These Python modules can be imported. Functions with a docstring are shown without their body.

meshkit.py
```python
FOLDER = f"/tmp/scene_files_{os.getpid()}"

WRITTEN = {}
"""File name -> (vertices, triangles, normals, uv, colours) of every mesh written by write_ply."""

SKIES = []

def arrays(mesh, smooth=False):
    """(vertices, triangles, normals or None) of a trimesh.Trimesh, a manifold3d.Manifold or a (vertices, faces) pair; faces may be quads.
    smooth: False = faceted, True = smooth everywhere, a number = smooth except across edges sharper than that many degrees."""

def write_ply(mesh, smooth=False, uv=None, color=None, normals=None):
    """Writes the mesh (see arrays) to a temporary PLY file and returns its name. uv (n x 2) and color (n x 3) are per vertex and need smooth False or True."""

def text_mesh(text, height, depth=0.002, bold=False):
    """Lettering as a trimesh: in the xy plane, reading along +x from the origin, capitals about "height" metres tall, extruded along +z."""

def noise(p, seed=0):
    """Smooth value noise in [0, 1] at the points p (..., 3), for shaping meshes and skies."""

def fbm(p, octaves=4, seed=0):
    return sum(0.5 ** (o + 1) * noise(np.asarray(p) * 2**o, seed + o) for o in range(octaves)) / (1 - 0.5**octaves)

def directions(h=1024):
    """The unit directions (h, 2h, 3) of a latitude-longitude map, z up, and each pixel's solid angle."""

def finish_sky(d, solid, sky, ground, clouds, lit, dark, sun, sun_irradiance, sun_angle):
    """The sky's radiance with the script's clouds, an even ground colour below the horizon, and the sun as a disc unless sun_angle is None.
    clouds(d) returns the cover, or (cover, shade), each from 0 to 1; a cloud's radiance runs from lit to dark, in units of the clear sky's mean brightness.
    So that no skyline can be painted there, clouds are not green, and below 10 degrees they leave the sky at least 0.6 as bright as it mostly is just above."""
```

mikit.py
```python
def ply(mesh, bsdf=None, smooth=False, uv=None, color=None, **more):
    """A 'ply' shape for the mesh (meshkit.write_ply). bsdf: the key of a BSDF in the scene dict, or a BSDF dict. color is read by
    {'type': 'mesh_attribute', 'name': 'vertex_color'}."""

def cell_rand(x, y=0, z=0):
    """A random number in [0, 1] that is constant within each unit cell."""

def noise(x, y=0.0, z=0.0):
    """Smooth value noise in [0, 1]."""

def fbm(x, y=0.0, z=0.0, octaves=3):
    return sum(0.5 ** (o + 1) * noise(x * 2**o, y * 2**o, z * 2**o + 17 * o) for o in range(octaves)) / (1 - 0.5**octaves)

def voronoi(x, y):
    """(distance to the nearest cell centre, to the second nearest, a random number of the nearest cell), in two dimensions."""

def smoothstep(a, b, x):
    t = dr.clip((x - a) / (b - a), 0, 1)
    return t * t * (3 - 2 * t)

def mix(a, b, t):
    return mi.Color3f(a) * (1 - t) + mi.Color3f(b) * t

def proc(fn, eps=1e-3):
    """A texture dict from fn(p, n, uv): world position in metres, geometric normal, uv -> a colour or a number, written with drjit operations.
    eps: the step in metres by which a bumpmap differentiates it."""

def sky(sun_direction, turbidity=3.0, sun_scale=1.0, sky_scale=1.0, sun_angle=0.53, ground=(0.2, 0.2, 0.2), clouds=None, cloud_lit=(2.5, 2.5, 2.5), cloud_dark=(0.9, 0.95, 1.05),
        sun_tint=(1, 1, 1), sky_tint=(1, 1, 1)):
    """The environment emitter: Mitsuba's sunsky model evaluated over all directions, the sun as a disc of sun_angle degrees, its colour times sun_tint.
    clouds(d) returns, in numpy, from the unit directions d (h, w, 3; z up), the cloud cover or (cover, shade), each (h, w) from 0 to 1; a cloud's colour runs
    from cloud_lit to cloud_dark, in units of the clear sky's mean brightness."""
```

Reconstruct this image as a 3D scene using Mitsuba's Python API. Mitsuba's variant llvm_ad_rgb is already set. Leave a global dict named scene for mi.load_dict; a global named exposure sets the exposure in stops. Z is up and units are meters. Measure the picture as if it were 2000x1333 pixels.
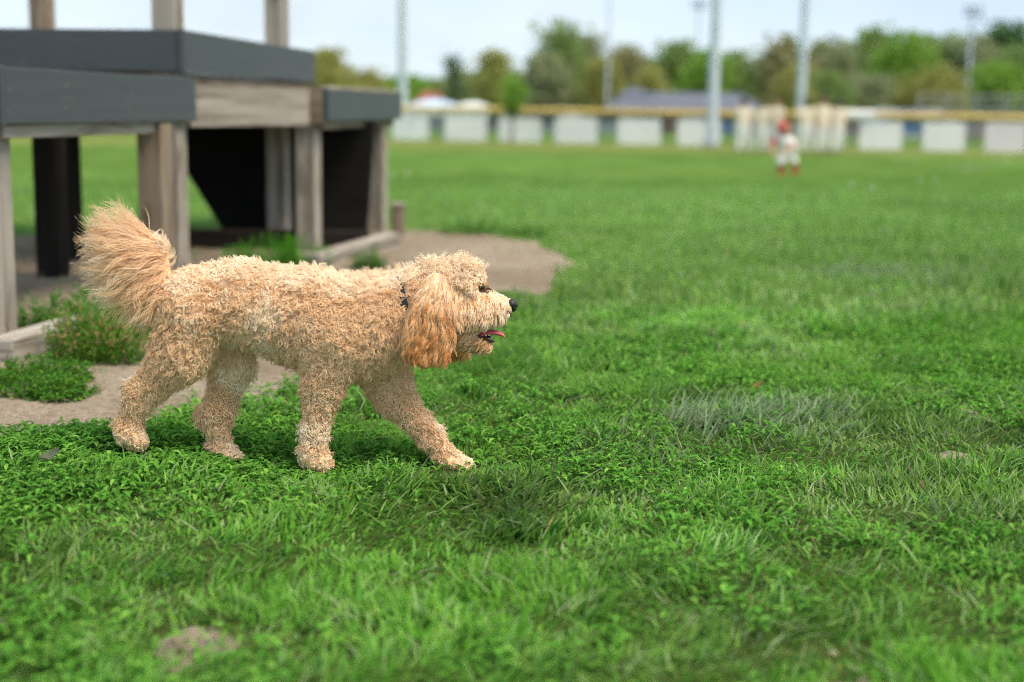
import math, os, random, tempfile
import numpy as np, trimesh, mitsuba as mi, drjit as dr
import manifold3d as m3
import mikit, meshkit
from mikit import noise, fbm, smoothstep, mix

scene, labels = {}, {}
T = mi.ScalarTransform4f
RNG = np.random.default_rng(11)
random.seed(11)

# ------------------------------------------------------------------ camera, sky, exposure
CAM = np.array([0.0, 0.0, 1.0])
PITCH, ROLL, FPX = math.radians(9.27), 0.014, 2778.0
_f = np.array([0, math.cos(PITCH), -math.sin(PITCH)])
_u = np.array([0, math.sin(PITCH), math.cos(PITCH)])
_r = np.array([1.0, 0, 0])
UP = _u * math.cos(ROLL) - _r * math.sin(ROLL)
RIGHT = _r * math.cos(ROLL) + _u * math.sin(ROLL)
scene['camera'] = {
    'type': 'thinlens', 'fov': 2 * math.degrees(math.atan(1000 / FPX)), 'fov_axis': 'x',
    'aperture_radius': 0.0182, 'focus_distance': 3.97, 'near_clip': 0.05, 'far_clip': 2000.0,
    'to_world': T().look_at(origin=CAM.tolist(), target=(CAM + _f).tolist(), up=UP.tolist())}


def cloud_cover(d):
    p = np.stack([d[..., 0] / (d[..., 2] + 0.25), d[..., 1] / (d[..., 2] + 0.25), d[..., 2] * 0.5], -1)
    n = meshkit.fbm(p * 1.6 + 3.1, 5)
    cover = np.clip(0.62 + 0.9 * (n - 0.42), 0.35, 1.0)
    shade = np.clip(0.25 + 1.2 * (meshkit.fbm(p * 2.3 + 9.7, 4, seed=5) - 0.5), 0, 0.7)
    return cover, shade


SUN = np.array([0.45, -0.28, 0.85])
scene['sky'] = mikit.sky(SUN.tolist(), turbidity=3.5, sun_scale=0.55, sun_angle=26.0, clouds=cloud_cover, cloud_lit=(2.12, 2.36, 2.44), cloud_dark=(1.35, 1.57, 1.68), sun_tint=(1.0, 0.97, 0.92))
exposure = 2.2


# ------------------------------------------------------------------ helpers
def ray(px, py):
    d = _f + RIGHT * ((px - 1000) / FPX) - UP * ((py - 666.5) / FPX)
    return d


def at(px, py, Y):
    """The point of the vertical plane y = Y that the photograph shows at (px, py)."""
    d = ray(px, py)
    return CAM + d * (Y / d[1])


def onground(px, py, z=0.0):
    d = ray(px, py)
    return CAM + d * ((z - CAM[2]) / d[2])


_used = {}


def numbered(name):
    n = _used.get(name, 0)
    _used[name] = n + 1
    return name if n == 0 else f'{name}_{n:03d}'


def add(name, shape, parent=None, label=None, cat=None, group=None, kind=None):
    key = numbered(f'{parent}__{name}' if parent else name)
    scene[key] = shape
    info = {k: v for k, v in (('label', label), ('category', cat), ('group', group), ('kind', kind)) if v}
    if info:
        labels[key] = info
    return key


def thing(name, label, cat, group=None):
    key = numbered(name)
    labels[key] = {'label': label, 'category': cat}
    if group:
        labels[key]['group'] = group
    return key


def frame(p, q, up=(0, 0, 1)):
    """Axes (along p->q, side, up)."""
    a = np.asarray(q, float) - np.asarray(p, float)
    L = np.linalg.norm(a)
    a = a / L
    s = np.cross(up, a)
    if np.linalg.norm(s) < 1e-6:
        s = np.cross((0, 1, 0), a)
    s = s / np.linalg.norm(s)
    return a, s, np.cross(a, s), L


def board(p, q, side, high, bsdf, bevel=0.004, up=(0, 0, 1), wobble=0.0, roll=0.0):
    """A bevelled timber from p to q (centre line), uv along and across the grain, in metres."""
    a, s, t, L = frame(p, q, up)
    hx, hy, hz = L / 2, side / 2, high / 2
    b = min(bevel, hx * 0.4, hy * 0.4, hz * 0.4)
    pts = []
    for sx in (-1, 1):
        for sy in (-1, 1):
            for sz in (-1, 1):
                pts += [(sx * hx, sy * (hy - b), sz * (hz - b)), (sx * (hx - b), sy * hy, sz * (hz - b)), (sx * (hx - b), sy * (hy - b), sz * hz)]
    hull = trimesh.convex.convex_hull(np.array(pts))
    v = np.array(hull.vertices)[np.array(hull.faces).ravel()]
    n = np.repeat(np.array(hull.face_normals), 3, 0)
    off = RNG.uniform(0, 50)
    across = np.where(np.abs(n[:, 2:3]) > 0.6, v[:, 1:2], v[:, 2:3] + 0.37)
    ends = np.abs(n[:, 0:1]) > 0.7
    uv = np.where(ends, np.c_[v[:, 1:2] * 0.3 + off, v[:, 2:3] + 7], np.c_[v[:, :1] + off, across + off * 3])
    mid = (np.asarray(p, float) + np.asarray(q, float)) / 2
    w = mid + v[:, :1] * a + v[:, 1:2] * s + v[:, 2:3] * t
    return mikit.ply((w, np.arange(len(w)).reshape(-1, 3)), bsdf, smooth=False, uv=uv)


def tube_mesh(points, radii, sides=8, caps=True):
    p = np.asarray(points, float)
    t = np.gradient(p, axis=0)
    t /= np.linalg.norm(t, axis=1, keepdims=True) + 1e-12
    ref = np.array([0, 0, 1.0]) if abs(t[:, 2]).mean() < 0.8 else np.array([1.0, 0, 0])
    a = np.cross(t, ref)
    a /= np.linalg.norm(a, axis=1, keepdims=True) + 1e-12
    b = np.cross(t, a)
    ang = np.arange(sides) * 2 * np.pi / sides
    v = p[:, None] + np.broadcast_to(radii, (len(p),))[:, None, None] * (np.cos(ang)[None, :, None] * a[:, None] + np.sin(ang)[None, :, None] * b[:, None])
    i, j = np.meshgrid(np.arange(len(p) - 1), np.arange(sides), indexing='ij')
    q = np.stack([i * sides + j, i * sides + (j + 1) % sides, (i + 1) * sides + (j + 1) % sides, (i + 1) * sides + j], -1).reshape(-1, 4)
    v = v.reshape(-1, 3)
    f = np.vstack([q[:, [0, 2, 1]], q[:, [0, 3, 2]]])
    if caps:
        n = len(v)
        v = np.vstack([v, p[0], p[-1]])
        j = np.arange(sides)
        e = (len(p) - 1) * sides
        f = np.vstack([f, np.c_[j * 0 + n, j, (j + 1) % sides], np.c_[j * 0 + n + 1, e + (j + 1) % sides, e + j]])
    return trimesh.Trimesh(v, f, process=False)


def cat(meshes):
    return trimesh.util.concatenate([m if isinstance(m, trimesh.Trimesh) else trimesh.Trimesh(*m, process=False) for m in meshes])


def surface_nets(val, lo, h):
    """Naive surface nets of the zero level of a grid of values (negative inside)."""
    s = val < 0
    nx, ny, nz = val.shape
    acc = np.zeros((nx - 1, ny - 1, nz - 1, 3))
    cnt = np.zeros((nx - 1, ny - 1, nz - 1))
    cell = lambda o: tuple(slice(o[k], val.shape[k] - 1 + o[k]) for k in range(3))
    for ax in range(3):
        o1, o2 = [k for k in range(3) if k != ax]
        for a in (0, 1):
            for b in (0, 1):
                c0 = [0, 0, 0]
                c0[o1], c0[o2] = a, b
                c1 = list(c0)
                c1[ax] = 1
                v0, v1 = val[cell(c0)], val[cell(c1)]
                cross = (v0 < 0) != (v1 < 0)
                t = np.where(cross, v0 / np.where(cross, v0 - v1, 1), 0)
                pos = np.zeros(acc.shape)
                pos[..., o1], pos[..., o2], pos[..., ax] = a, b, t
                acc += pos * cross[..., None]
                cnt += cross
    on = cnt > 0
    idx = -np.ones(on.shape, int)
    idx[on] = np.arange(on.sum())
    ijk = np.argwhere(on)
    v = (ijk + acc[on] / cnt[on][:, None]) * h + np.asarray(lo)
    faces = []
    for ax in range(3):
        o1, o2 = [(1, 2), (2, 0), (0, 1)][ax]
        sl0 = [slice(None)] * 3
        sl1 = [slice(None)] * 3
        sl0[ax], sl1[ax] = slice(0, -1), slice(1, None)
        a, b = s[tuple(sl0)], s[tuple(sl1)]
        for flip in (False, True):
            e = np.argwhere((a & ~b) if not flip else (~a & b))
            e = e[(e[:, o1] > 0) & (e[:, o2] > 0) & (e[:, o1] < val.shape[o1] - 1) & (e[:, o2] < val.shape[o2] - 1)]
            q = []
            for d1, d2 in ((-1, -1), (0, -1), (0, 0), (-1, 0)):
                c = e.copy()
                c[:, o1] += d1
                c[:, o2] += d2
                q.append(idx[c[:, 0], c[:, 1], c[:, 2]])
            q = np.stack(q, 1)
            faces.append(q if not flip else q[:, ::-1])
    q = np.vstack(faces)
    return v, np.vstack([q[:, [0, 1, 2]], q[:, [0, 2, 3]]])


def ground_z(x, y):
    """Height of the field: nearly level, a little uneven, falling away beyond the outfield fence."""
    x, y = np.asarray(x, float), np.asarray(y, float)
    p = np.stack([x * 0.9, y * 0.9, x * 0], -1)
    near = 0.030 * (meshkit.fbm(p, 3, seed=2) - 0.5) + 0.012 * (meshkit.fbm(p * 6, 2, seed=4) - 0.5)
    hump = 0.038 * np.exp(-((x + 1.15) ** 2 / 0.12 + (y - 3.95) ** 2 / 0.12)) - 0.014 * np.exp(-((x + 0.4) ** 2 / 0.3 + (y - 3.95) ** 2 / 0.2))
    t = np.clip((y - 62) / 45, 0, 1)
    drop = -1.5 * t * t * (3 - 2 * t)
    t2 = np.clip((y - 150) / 150, 0, 1)
    rise = 4.0 * t2 * t2 * (3 - 2 * t2)
    return near * np.clip(1.3 - y / 40, 0.3, 1) + hump + drop + rise

# ------------------------------------------------------------------ materials of the setting
def rgb(*c):
    return {'type': 'rgb', 'value': list(c)}


def soil_fn(p, n, uv):
    a = fbm(p.x * 2.2, p.y * 2.2, 0.0, 3)
    b = fbm(p.x * 34, p.y * 34, 3.0, 3)
    g = noise(p.x * 220, p.y * 220, 1.0)
    c = mix((0.24, 0.195, 0.148), (0.385, 0.332, 0.265), smoothstep(0.3, 0.7, a * 0.5 + b * 0.5))
    return c * (0.82 + 0.3 * g) * (1 - 0.35 * smoothstep(0.62, 0.75, b))


def lawn_fn(p, n, uv):
    a = fbm(p.x * 0.30, p.y * 0.30, 0.0, 3)
    b = fbm(p.x * 1.7 + 9, p.y * 1.7, 0.0, 3)
    s = fbm(p.x * 0.05, p.y * 0.75, 5.0, 2)
    c = mix((0.080, 0.170, 0.034), (0.130, 0.245, 0.060), smoothstep(0.3, 0.7, a * 0.4 + b * 0.6))
    c = mix(c, (0.150, 0.235, 0.055), smoothstep(0.5, 0.72, s) * 0.5)
    # strip of dry, scuffed turf in front of the outfield fence
    c = mix(c, (0.24, 0.25, 0.09), smoothstep(32, 37, p.y) * (1 - smoothstep(42, 46, p.y)) * 0.55)
    duff = mix((0.035, 0.070, 0.014), (0.080, 0.110, 0.035), fbm(p.x * 40, p.y * 40, 0.0, 2))
    c = mix(duff, c, smoothstep(4.5, 11.0, p.y))
    return mix(c, (0.17, 0.17, 0.17), smoothstep(82, 86, p.y) * (1 - smoothstep(150, 155, p.y)))


scene['lawn_ground'] = {'type': 'bumpmap', 'arbitrary': mikit.proc(lambda p, n, uv: fbm(p.x * 30, p.y * 30, 0.0, 2) * 0.02, eps=4e-3), 'bsdf': {'type': 'diffuse', 'reflectance': mikit.proc(lawn_fn)}}
scene['dry_soil'] = {'type': 'bumpmap', 'arbitrary': mikit.proc(lambda p, n, uv: fbm(p.x * 60, p.y * 60, 0.0, 3) * 0.008 + noise(p.x * 300, p.y * 300, 0.0) * 0.001, eps=1e-3), 'bsdf': {'type': 'diffuse', 'reflectance': mikit.proc(soil_fn)}}


def painted_fn(p, n, uv):
    g = noise(uv.x * 2.5, uv.y * 130, 0.0)
    k = fbm(uv.x * 4.0, uv.y * 22, 2.0, 3)
    c = mix((0.048, 0.061, 0.071), (0.062, 0.078, 0.089), g * 0.6 + k * 0.4)
    c = mix(c, (0.045, 0.062, 0.073), smoothstep(0.62, 0.80, k) * 0.35)
    return mix(c, (0.12, 0.13, 0.13), smoothstep(0.86, 0.95, noise(uv.x * 9, uv.y * 40, 4.0)) * 0.3)


def weathered(base, dark, light, knots=0.6):
    def fn(p, n, uv):
        warp = fbm(uv.x * 1.6, uv.y * 9, 1.0, 2)
        g = noise(uv.x * 2.0 + warp * 2, uv.y * 95 + warp * 9, 0.0)
        f = noise(uv.x * 5.0, uv.y * 330, 3.0)
        k = fbm(uv.x * 2.2 + 7, uv.y * 11, 2.0, 2)
        c = mix(dark, base, smoothstep(0.15, 0.6, g))
        c = mix(c, light, smoothstep(0.55, 0.95, f) * 0.6)
        c = mix(c, tuple(x * 0.45 for x in dark), smoothstep(0.66, 0.82, k) * knots)
        c = mix(c, tuple(x * 0.3 for x in dark), smoothstep(0.80, 0.87, noise(uv.x * 0.9 + 5, uv.y * 75, 6.0)) * 0.8)
        return c
    return {'type': 'bumpmap', 'arbitrary': mikit.proc(lambda p, n, uv: noise(uv.x * 3, uv.y * 200, 0.0) * 0.0016, eps=1e-3),
            'bsdf': {'type': 'principled', 'base_color': mikit.proc(fn), 'roughness': 0.85, 'specular': 0.2}}


scene['painted_wood'] = {'type': 'bumpmap', 'arbitrary': mikit.proc(lambda p, n, uv: noise(uv.x * 2.5, uv.y * 150, 0.0) * 0.0012, eps=1e-3),
                         'bsdf': {'type': 'principled', 'base_color': mikit.proc(painted_fn), 'roughness': 0.55, 'specular': 0.4}}
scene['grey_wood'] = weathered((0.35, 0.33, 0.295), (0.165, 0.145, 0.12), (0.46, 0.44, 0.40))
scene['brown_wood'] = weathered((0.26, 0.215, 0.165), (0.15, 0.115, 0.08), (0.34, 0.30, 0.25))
scene['shade_tinted_wood'] = weathered((0.018, 0.015, 0.013), (0.009, 0.008, 0.007), (0.024, 0.021, 0.018))  # shade under the platform is put into this wood colour
scene['shade_black_board'] = weathered((0.0075, 0.0070, 0.0065), (0.004, 0.004, 0.004), (0.010, 0.009, 0.008))  # ramp planks near black: deep interior shade painted into the colour
scene['screw_metal'] = {'type': 'roughconductor', 'material': 'none', 'specular_reflectance': rgb(0.5, 0.42, 0.34), 'alpha': 0.4}

# ------------------------------------------------------------------ ground and bare soil
def graded(a, b, n, power):
    t = np.linspace(-1, 1, n)
    return (np.sign(t) * np.abs(t) ** power) * (b - a) / 2 + (a + b) / 2


gx_ = graded(-600, 600, 420, 3.6)
gy_ = np.concatenate([np.linspace(-40, 1.4, 12)[:-1], np.geomspace(1.4, 900, 330)])
X, Y = np.meshgrid(gx_, gy_, indexing='ij')
V = np.stack([X, Y, ground_z(X, Y)], -1).reshape(-1, 3)
I = np.arange(X.size).reshape(X.shape)
F = np.stack([I[:-1, :-1], I[1:, :-1], I[1:, 1:], I[:-1, 1:]], -1).reshape(-1, 4)
add('ground', mikit.ply((V, F), 'lawn_ground', smooth=True), kind='structure')

import shapely


def soil_poly(px):
    return shapely.Polygon([tuple(onground(a, b)[:2]) for a, b in px])


SOIL = [soil_poly(q) for q in (
    [(-420, 905), (0, 862), (90, 868), (225, 876), (290, 862), (335, 818), (420, 792), (500, 792), (592, 765), (640, 700), (760, 625), (900, 592), (985, 566), (1058, 574), (1085, 550), (1133, 512), (1060, 478), (940, 461), (800, 447), (600, 455), (0, 462), (-700, 470)],
    [(1832, 906), (1852, 890), (1902, 893), (1928, 908), (1896, 917), (1858, 917)],
    [(1850, 808), (1870, 796), (1905, 800), (1910, 812), (1880, 816)],
    [(300, 1275), (345, 1240), (430, 1232), (505, 1250), (500, 1285), (430, 1302), (350, 1302)],
    [(1610, 1318), (1640, 1296), (1690, 1300), (1690, 1322)],
)]


def wobble(x, y):
    p = np.stack([x, y, np.zeros_like(x)], -1)
    return np.stack([x + 0.16 * (meshkit.fbm(p * 5, 3, seed=3) - 0.5), y + 0.30 * (meshkit.fbm(p * 5 + 7, 3, seed=6) - 0.5)], -1)


def soil_depth(x, y):
    """Signed distance into the nearest bare patch (positive inside), with ragged edges."""
    w = wobble(np.asarray(x, float), np.asarray(y, float))
    pts = shapely.points(w)
    best = np.full(len(w), -9.0)
    for poly in SOIL:
        inside = shapely.contains(poly, pts)
        d = shapely.distance(poly.boundary, pts)
        best = np.maximum(best, np.where(inside, d, -d))
    return best + 0.09 * (meshkit.fbm(np.stack([x * 13, y * 13, 0 * x], -1), 3, seed=12) - 0.52)


for k, poly in enumerate(SOIL):
    x0, y0, x1, y1 = poly.bounds
    x0 = max(x0, -5.5)
    h = 0.024 if k == 0 else 0.012
    X, Y = np.meshgrid(np.arange(x0 - 0.3, x1 + 0.3, h), np.arange(y0 - 0.3, y1 + 0.4, h * 1.3), indexing='ij')
    d = soil_depth(X.ravel(), Y.ravel()).reshape(X.shape)
    pp_ = np.stack([X, Y, X * 0], -1)
    Z = ground_z(X, Y) + np.where(d > 0, ((0.006 if k == 0 else 0.003) * np.clip(d / 0.05, 0, 1) + (0.010 if k == 0 else 0.003) * (meshkit.fbm(pp_ * 14, 3, seed=9) - 0.4) * np.clip(d / 0.08, 0, 1)), -0.012)
    I = np.arange(X.size).reshape(X.shape)
    keep = (d[:-1, :-1] > -0.03) & (d[1:, 1:] > -0.03)
    F = np.stack([I[:-1, :-1], I[1:, :-1], I[1:, 1:], I[:-1, 1:]], -1)[keep].reshape(-1, 4)
    add('bare_soil', mikit.ply(trimesh.Trimesh(*meshkit.arrays((np.stack([X, Y, Z], -1).reshape(-1, 3), F))[:2]), 'dry_soil', smooth=True), kind='structure')

# ------------------------------------------------------------------ the wooden play platform
def spot(px, py, zc):
    """Point at camera depth zc."""
    return CAM + ray(px, py) * zc


UDIR = np.array([math.sin(math.radians(10.5)), math.cos(math.radians(10.5)), 0])   # along the platform, away from the camera
VDIR = np.array([-UDIR[1], UDIR[0], 0])                                            # to the left
Z3 = np.array([0, 0, 1.0])
PLAT = thing('play_platform', 'weathered timber dog platform with slate painted fascia boards and tall posts', 'platform')


def flat(p, z):
    return np.array([p[0], p[1], z])


def face_board(p, q, top, high, bsdf, name, thick=0.038, inset=0.0, label=None):
    """A board on edge whose outer face runs from p to q (seen from the right), top edge at height top."""
    a, s, t, L = frame(flat(p, 0), flat(q, 0))
    off = s * (thick / 2 + inset)
    c = top - high / 2
    return add(name, board(flat(p, c) + off, flat(q, c) + off, thick, high, bsdf), PLAT, label=label)


A0, A1 = spot(10, 130.6, 5.91), spot(382.8, 152.9, 7.86)
zA = 1.143
B0, B1 = spot(362, 59.4, 8.06), spot(615, 101.9, 10.9)
zB = 1.415
C0, C1 = spot(372, 164.7, 8.18), spot(604, 179.9, 9.42)
D0, D1 = spot(641, 172.7, 9.63), spot(785, 180.0, 11.74)
zD = 1.135
fa = face_board(A0, A1, zA, 0.235, 'painted_wood', 'fascia_board', label='slate painted fascia of the low near platform')
for px, py in ((19, 176), (20, 219), (131, 168), (131, 211), (258, 183), (256, 219)):
    f = np.clip((px - 10) / 372.8, 0, 1)
    zc = 1 / ((1 - f) / 5.91 + f / 7.86)
    p = spot(px, py, zc)
    d = trimesh.creation.cylinder(0.0048, 0.006, sections=12)
    n_ = np.cross(UDIR, Z3)
    d.apply_transform(trimesh.geometry.align_vectors([0, 0, 1], n_))
    a, s, t, L = frame(flat(A0, 0), flat(A1, 0))
    onf = flat(A0, 0) + a * ((flat(p, 0) - flat(A0, 0)) @ a)
    d.vertices += np.array([onf[0], onf[1], p[2]])
    add('screw', mikit.ply(d, 'screw_metal'), fa)
# the near end of the low platform runs out of the picture to the left
aL = frame(flat(A0, 0), flat(A1, 0))[1]
e0 = flat(A0, zA - 0.118) - frame(flat(A0, 0), flat(A1, 0))[0] * 0.020
add('fascia_board', board(e0, e0 + aL * 1.5, 0.038, 0.246, 'painted_wood'), PLAT)
rim_u = frame(flat(A0, 0), flat(A1, 0))[0]
face_board(A0 + rim_u * 0.03, A1 - rim_u * 0.06, zA - 0.062, 0.235, 'grey_wood', 'rim_board', inset=0.040)
face_board(B0, B1, zB, 0.235, 'painted_wood', 'fascia_board', label='slate painted fascia of the high middle platform, right side')
bu = frame(flat(B0, 0), flat(B1, 0))[0]
bL = np.array([-bu[1], bu[0], 0])
bl = B0 + bL * 0.041 - bu * 0.021
add('fascia_board', board(flat(bl, zB - 0.1175), flat(bl + bL * 2.4, zB - 0.1175), 0.038, 0.235, 'painted_wood'), PLAT, label='slate painted fascia of the high middle platform, left side')
add('corner_trim', board(flat(B0 + bL * 0.019 - bu * 0.021, zB - 0.242), flat(B0 + bL * 0.019 - bu * 0.021, zB + 0.004), 0.038, 0.044, 'painted_wood', up=(0, 1, 0)), PLAT)
face_board(B0 + bu * 0.10, B1 - bu * 0.08, zB - 0.235, 0.07, 'grey_wood', 'rim_board', inset=0.06)
face_board(B0 + bu * 0.05, B1 - bu * 0.12, zB - 0.262, 0.036, 'brown_wood', 'rim_board', inset=0.03)
bl2 = bl + bu * 0.05
add('rim_board', board(flat(bl2 + bL * 0.1, zB - 0.24), flat(bl2 + bL * 2.3, zB - 0.24), 0.038, 0.09, 'brown_wood'), PLAT)
face_board(C0, C1, 1.108, 0.238, 'grey_wood', 'beam', thick=0.06, label='bleached grey beam under the high platform')
face_board(D0, D1, zD - 0.022, 0.213, 'painted_wood', 'fascia_board', label='slate painted fascia of the low far platform')
face_board(D0, D1, zD, 0.021, 'grey_wood', 'trim_board', thick=0.05, inset=-0.003)
du = frame(flat(D0, 0), flat(D1, 0))[0]
dL = np.array([-du[1], du[0], 0])
dl = D0 + du * 0.02
add('end_board', board(flat(dl + dL * 0.040, zD - 0.125), flat(dl + dL * 1.2, zD - 0.125), 0.038, 0.25, 'brown_wood'), PLAT, label='dark end board of the low far platform')
face_board(D0 + du * 0.04, D1 - du * 0.09, zD - 0.236, 0.055, 'brown_wood', 'rim_board', inset=0.045)
bolt = trimesh.creation.icosphere(2, 0.011)
bolt.vertices += flat(D0 + du * 1.05, zD - 0.262) - dL * -0.035
add('bolt', mikit.ply(bolt, 'screw_metal', smooth=True), PLAT)


def deck(p, along, across, la, lc, z, name='deck_board'):
    n = int(lc / 0.145)
    ms = []
    for i in range(n):
        c = p + across * (0.07 + i * 0.145)
        ms.append(board(flat(c + along * 0.05, z), flat(c + along * (la - 0.05), z), 0.138, 0.034, 'grey_wood'))
    for sh in ms:
        add(name, sh, PLAT)


deck(A0, rim_u, aL, 1.95, 1.55, zA - 0.022)
deck(B0, bu, bL, 2.85, 2.4, zB - 0.022)
deck(D0, du, dL, 2.1, 1.5, zD - 0.045)


def post(px, py, zc, z0, z1, bsdf, size=0.14, label=None, name='post'):
    """A square post whose front right edge stands at the pixel."""
    e = spot(px, py, zc)
    c = e + UDIR * size / 2 + VDIR * size / 2
    a = UDIR
    return add(name, board(flat(c, z0), flat(c, z1), size, size, bsdf, up=tuple(-VDIR), bevel=0.006), PLAT, label=label)


post(-13, 300, 6.02, -0.05, zA - 0.245, 'grey_wood', label='pale grey post at the near corner')
post(318, 400, 7.52, -0.05, zA - 0.245, 'brown_wood')
post(349, 400, 8.22, -0.05, 2.75, 'grey_wood', label='tall post behind the corner of the high platform')
post(110, 400, 8.05, -0.05, zB - 0.28, 'shade_tinted_wood', label='dark post in the shade under the platform')  # near black colour carries the shade under the deck
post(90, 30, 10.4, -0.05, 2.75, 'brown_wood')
post(141, 400, 9.0, -0.05, zB - 0.28, 'shade_tinted_wood')
post(556, 400, 10.5, -0.05, 2.75, 'grey_wood', label='tall post at the far corner of the high platform')
post(616, 400, 9.82, -0.05, zD - 0.24, 'grey_wood')
post(748, 400, 11.45, -0.05, zD - 0.24, 'grey_wood', label='end post under the low far platform')
# joists and the sloping ramp panel, raised and darkened to stand in for shade
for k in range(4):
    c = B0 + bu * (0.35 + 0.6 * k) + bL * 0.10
    add('joist', board(flat(c, zB - 0.40), flat(c + bL * 2.1, zB - 0.40), 0.04, 0.19, 'shade_tinted_wood'), PLAT)
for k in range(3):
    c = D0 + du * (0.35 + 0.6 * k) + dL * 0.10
    add('joist', board(flat(c, zD - 0.16), flat(c + dL * 1.3, zD - 0.16), 0.04, 0.19, 'shade_tinted_wood'), PLAT)
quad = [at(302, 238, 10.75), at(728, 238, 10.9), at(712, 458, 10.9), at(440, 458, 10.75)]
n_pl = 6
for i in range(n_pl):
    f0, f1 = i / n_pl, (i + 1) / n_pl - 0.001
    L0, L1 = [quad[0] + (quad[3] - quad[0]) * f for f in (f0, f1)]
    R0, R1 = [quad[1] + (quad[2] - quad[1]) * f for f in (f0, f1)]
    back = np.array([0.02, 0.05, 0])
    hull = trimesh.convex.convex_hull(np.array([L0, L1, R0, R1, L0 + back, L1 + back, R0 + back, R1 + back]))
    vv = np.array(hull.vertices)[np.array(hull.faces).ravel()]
    add('ramp_plank', mikit.ply((vv, np.arange(len(vv)).reshape(-1, 3)), 'shade_black_board', uv=np.c_[vv[:, 0], vv[:, 2] + vv[:, 1]]), PLAT)
add('brace', board(at(704, 312, 11.3), at(716, 372, 11.35), 0.04, 0.09, 'grey_wood', up=(0, 1, 0)), PLAT)


def timber(p, q, side, high, bsdf, label, group=None):
    key = add('landscape_timber', board(p, q, side, high, bsdf, bevel=0.009), label=label, cat='timber', group=group)
    return key


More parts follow.
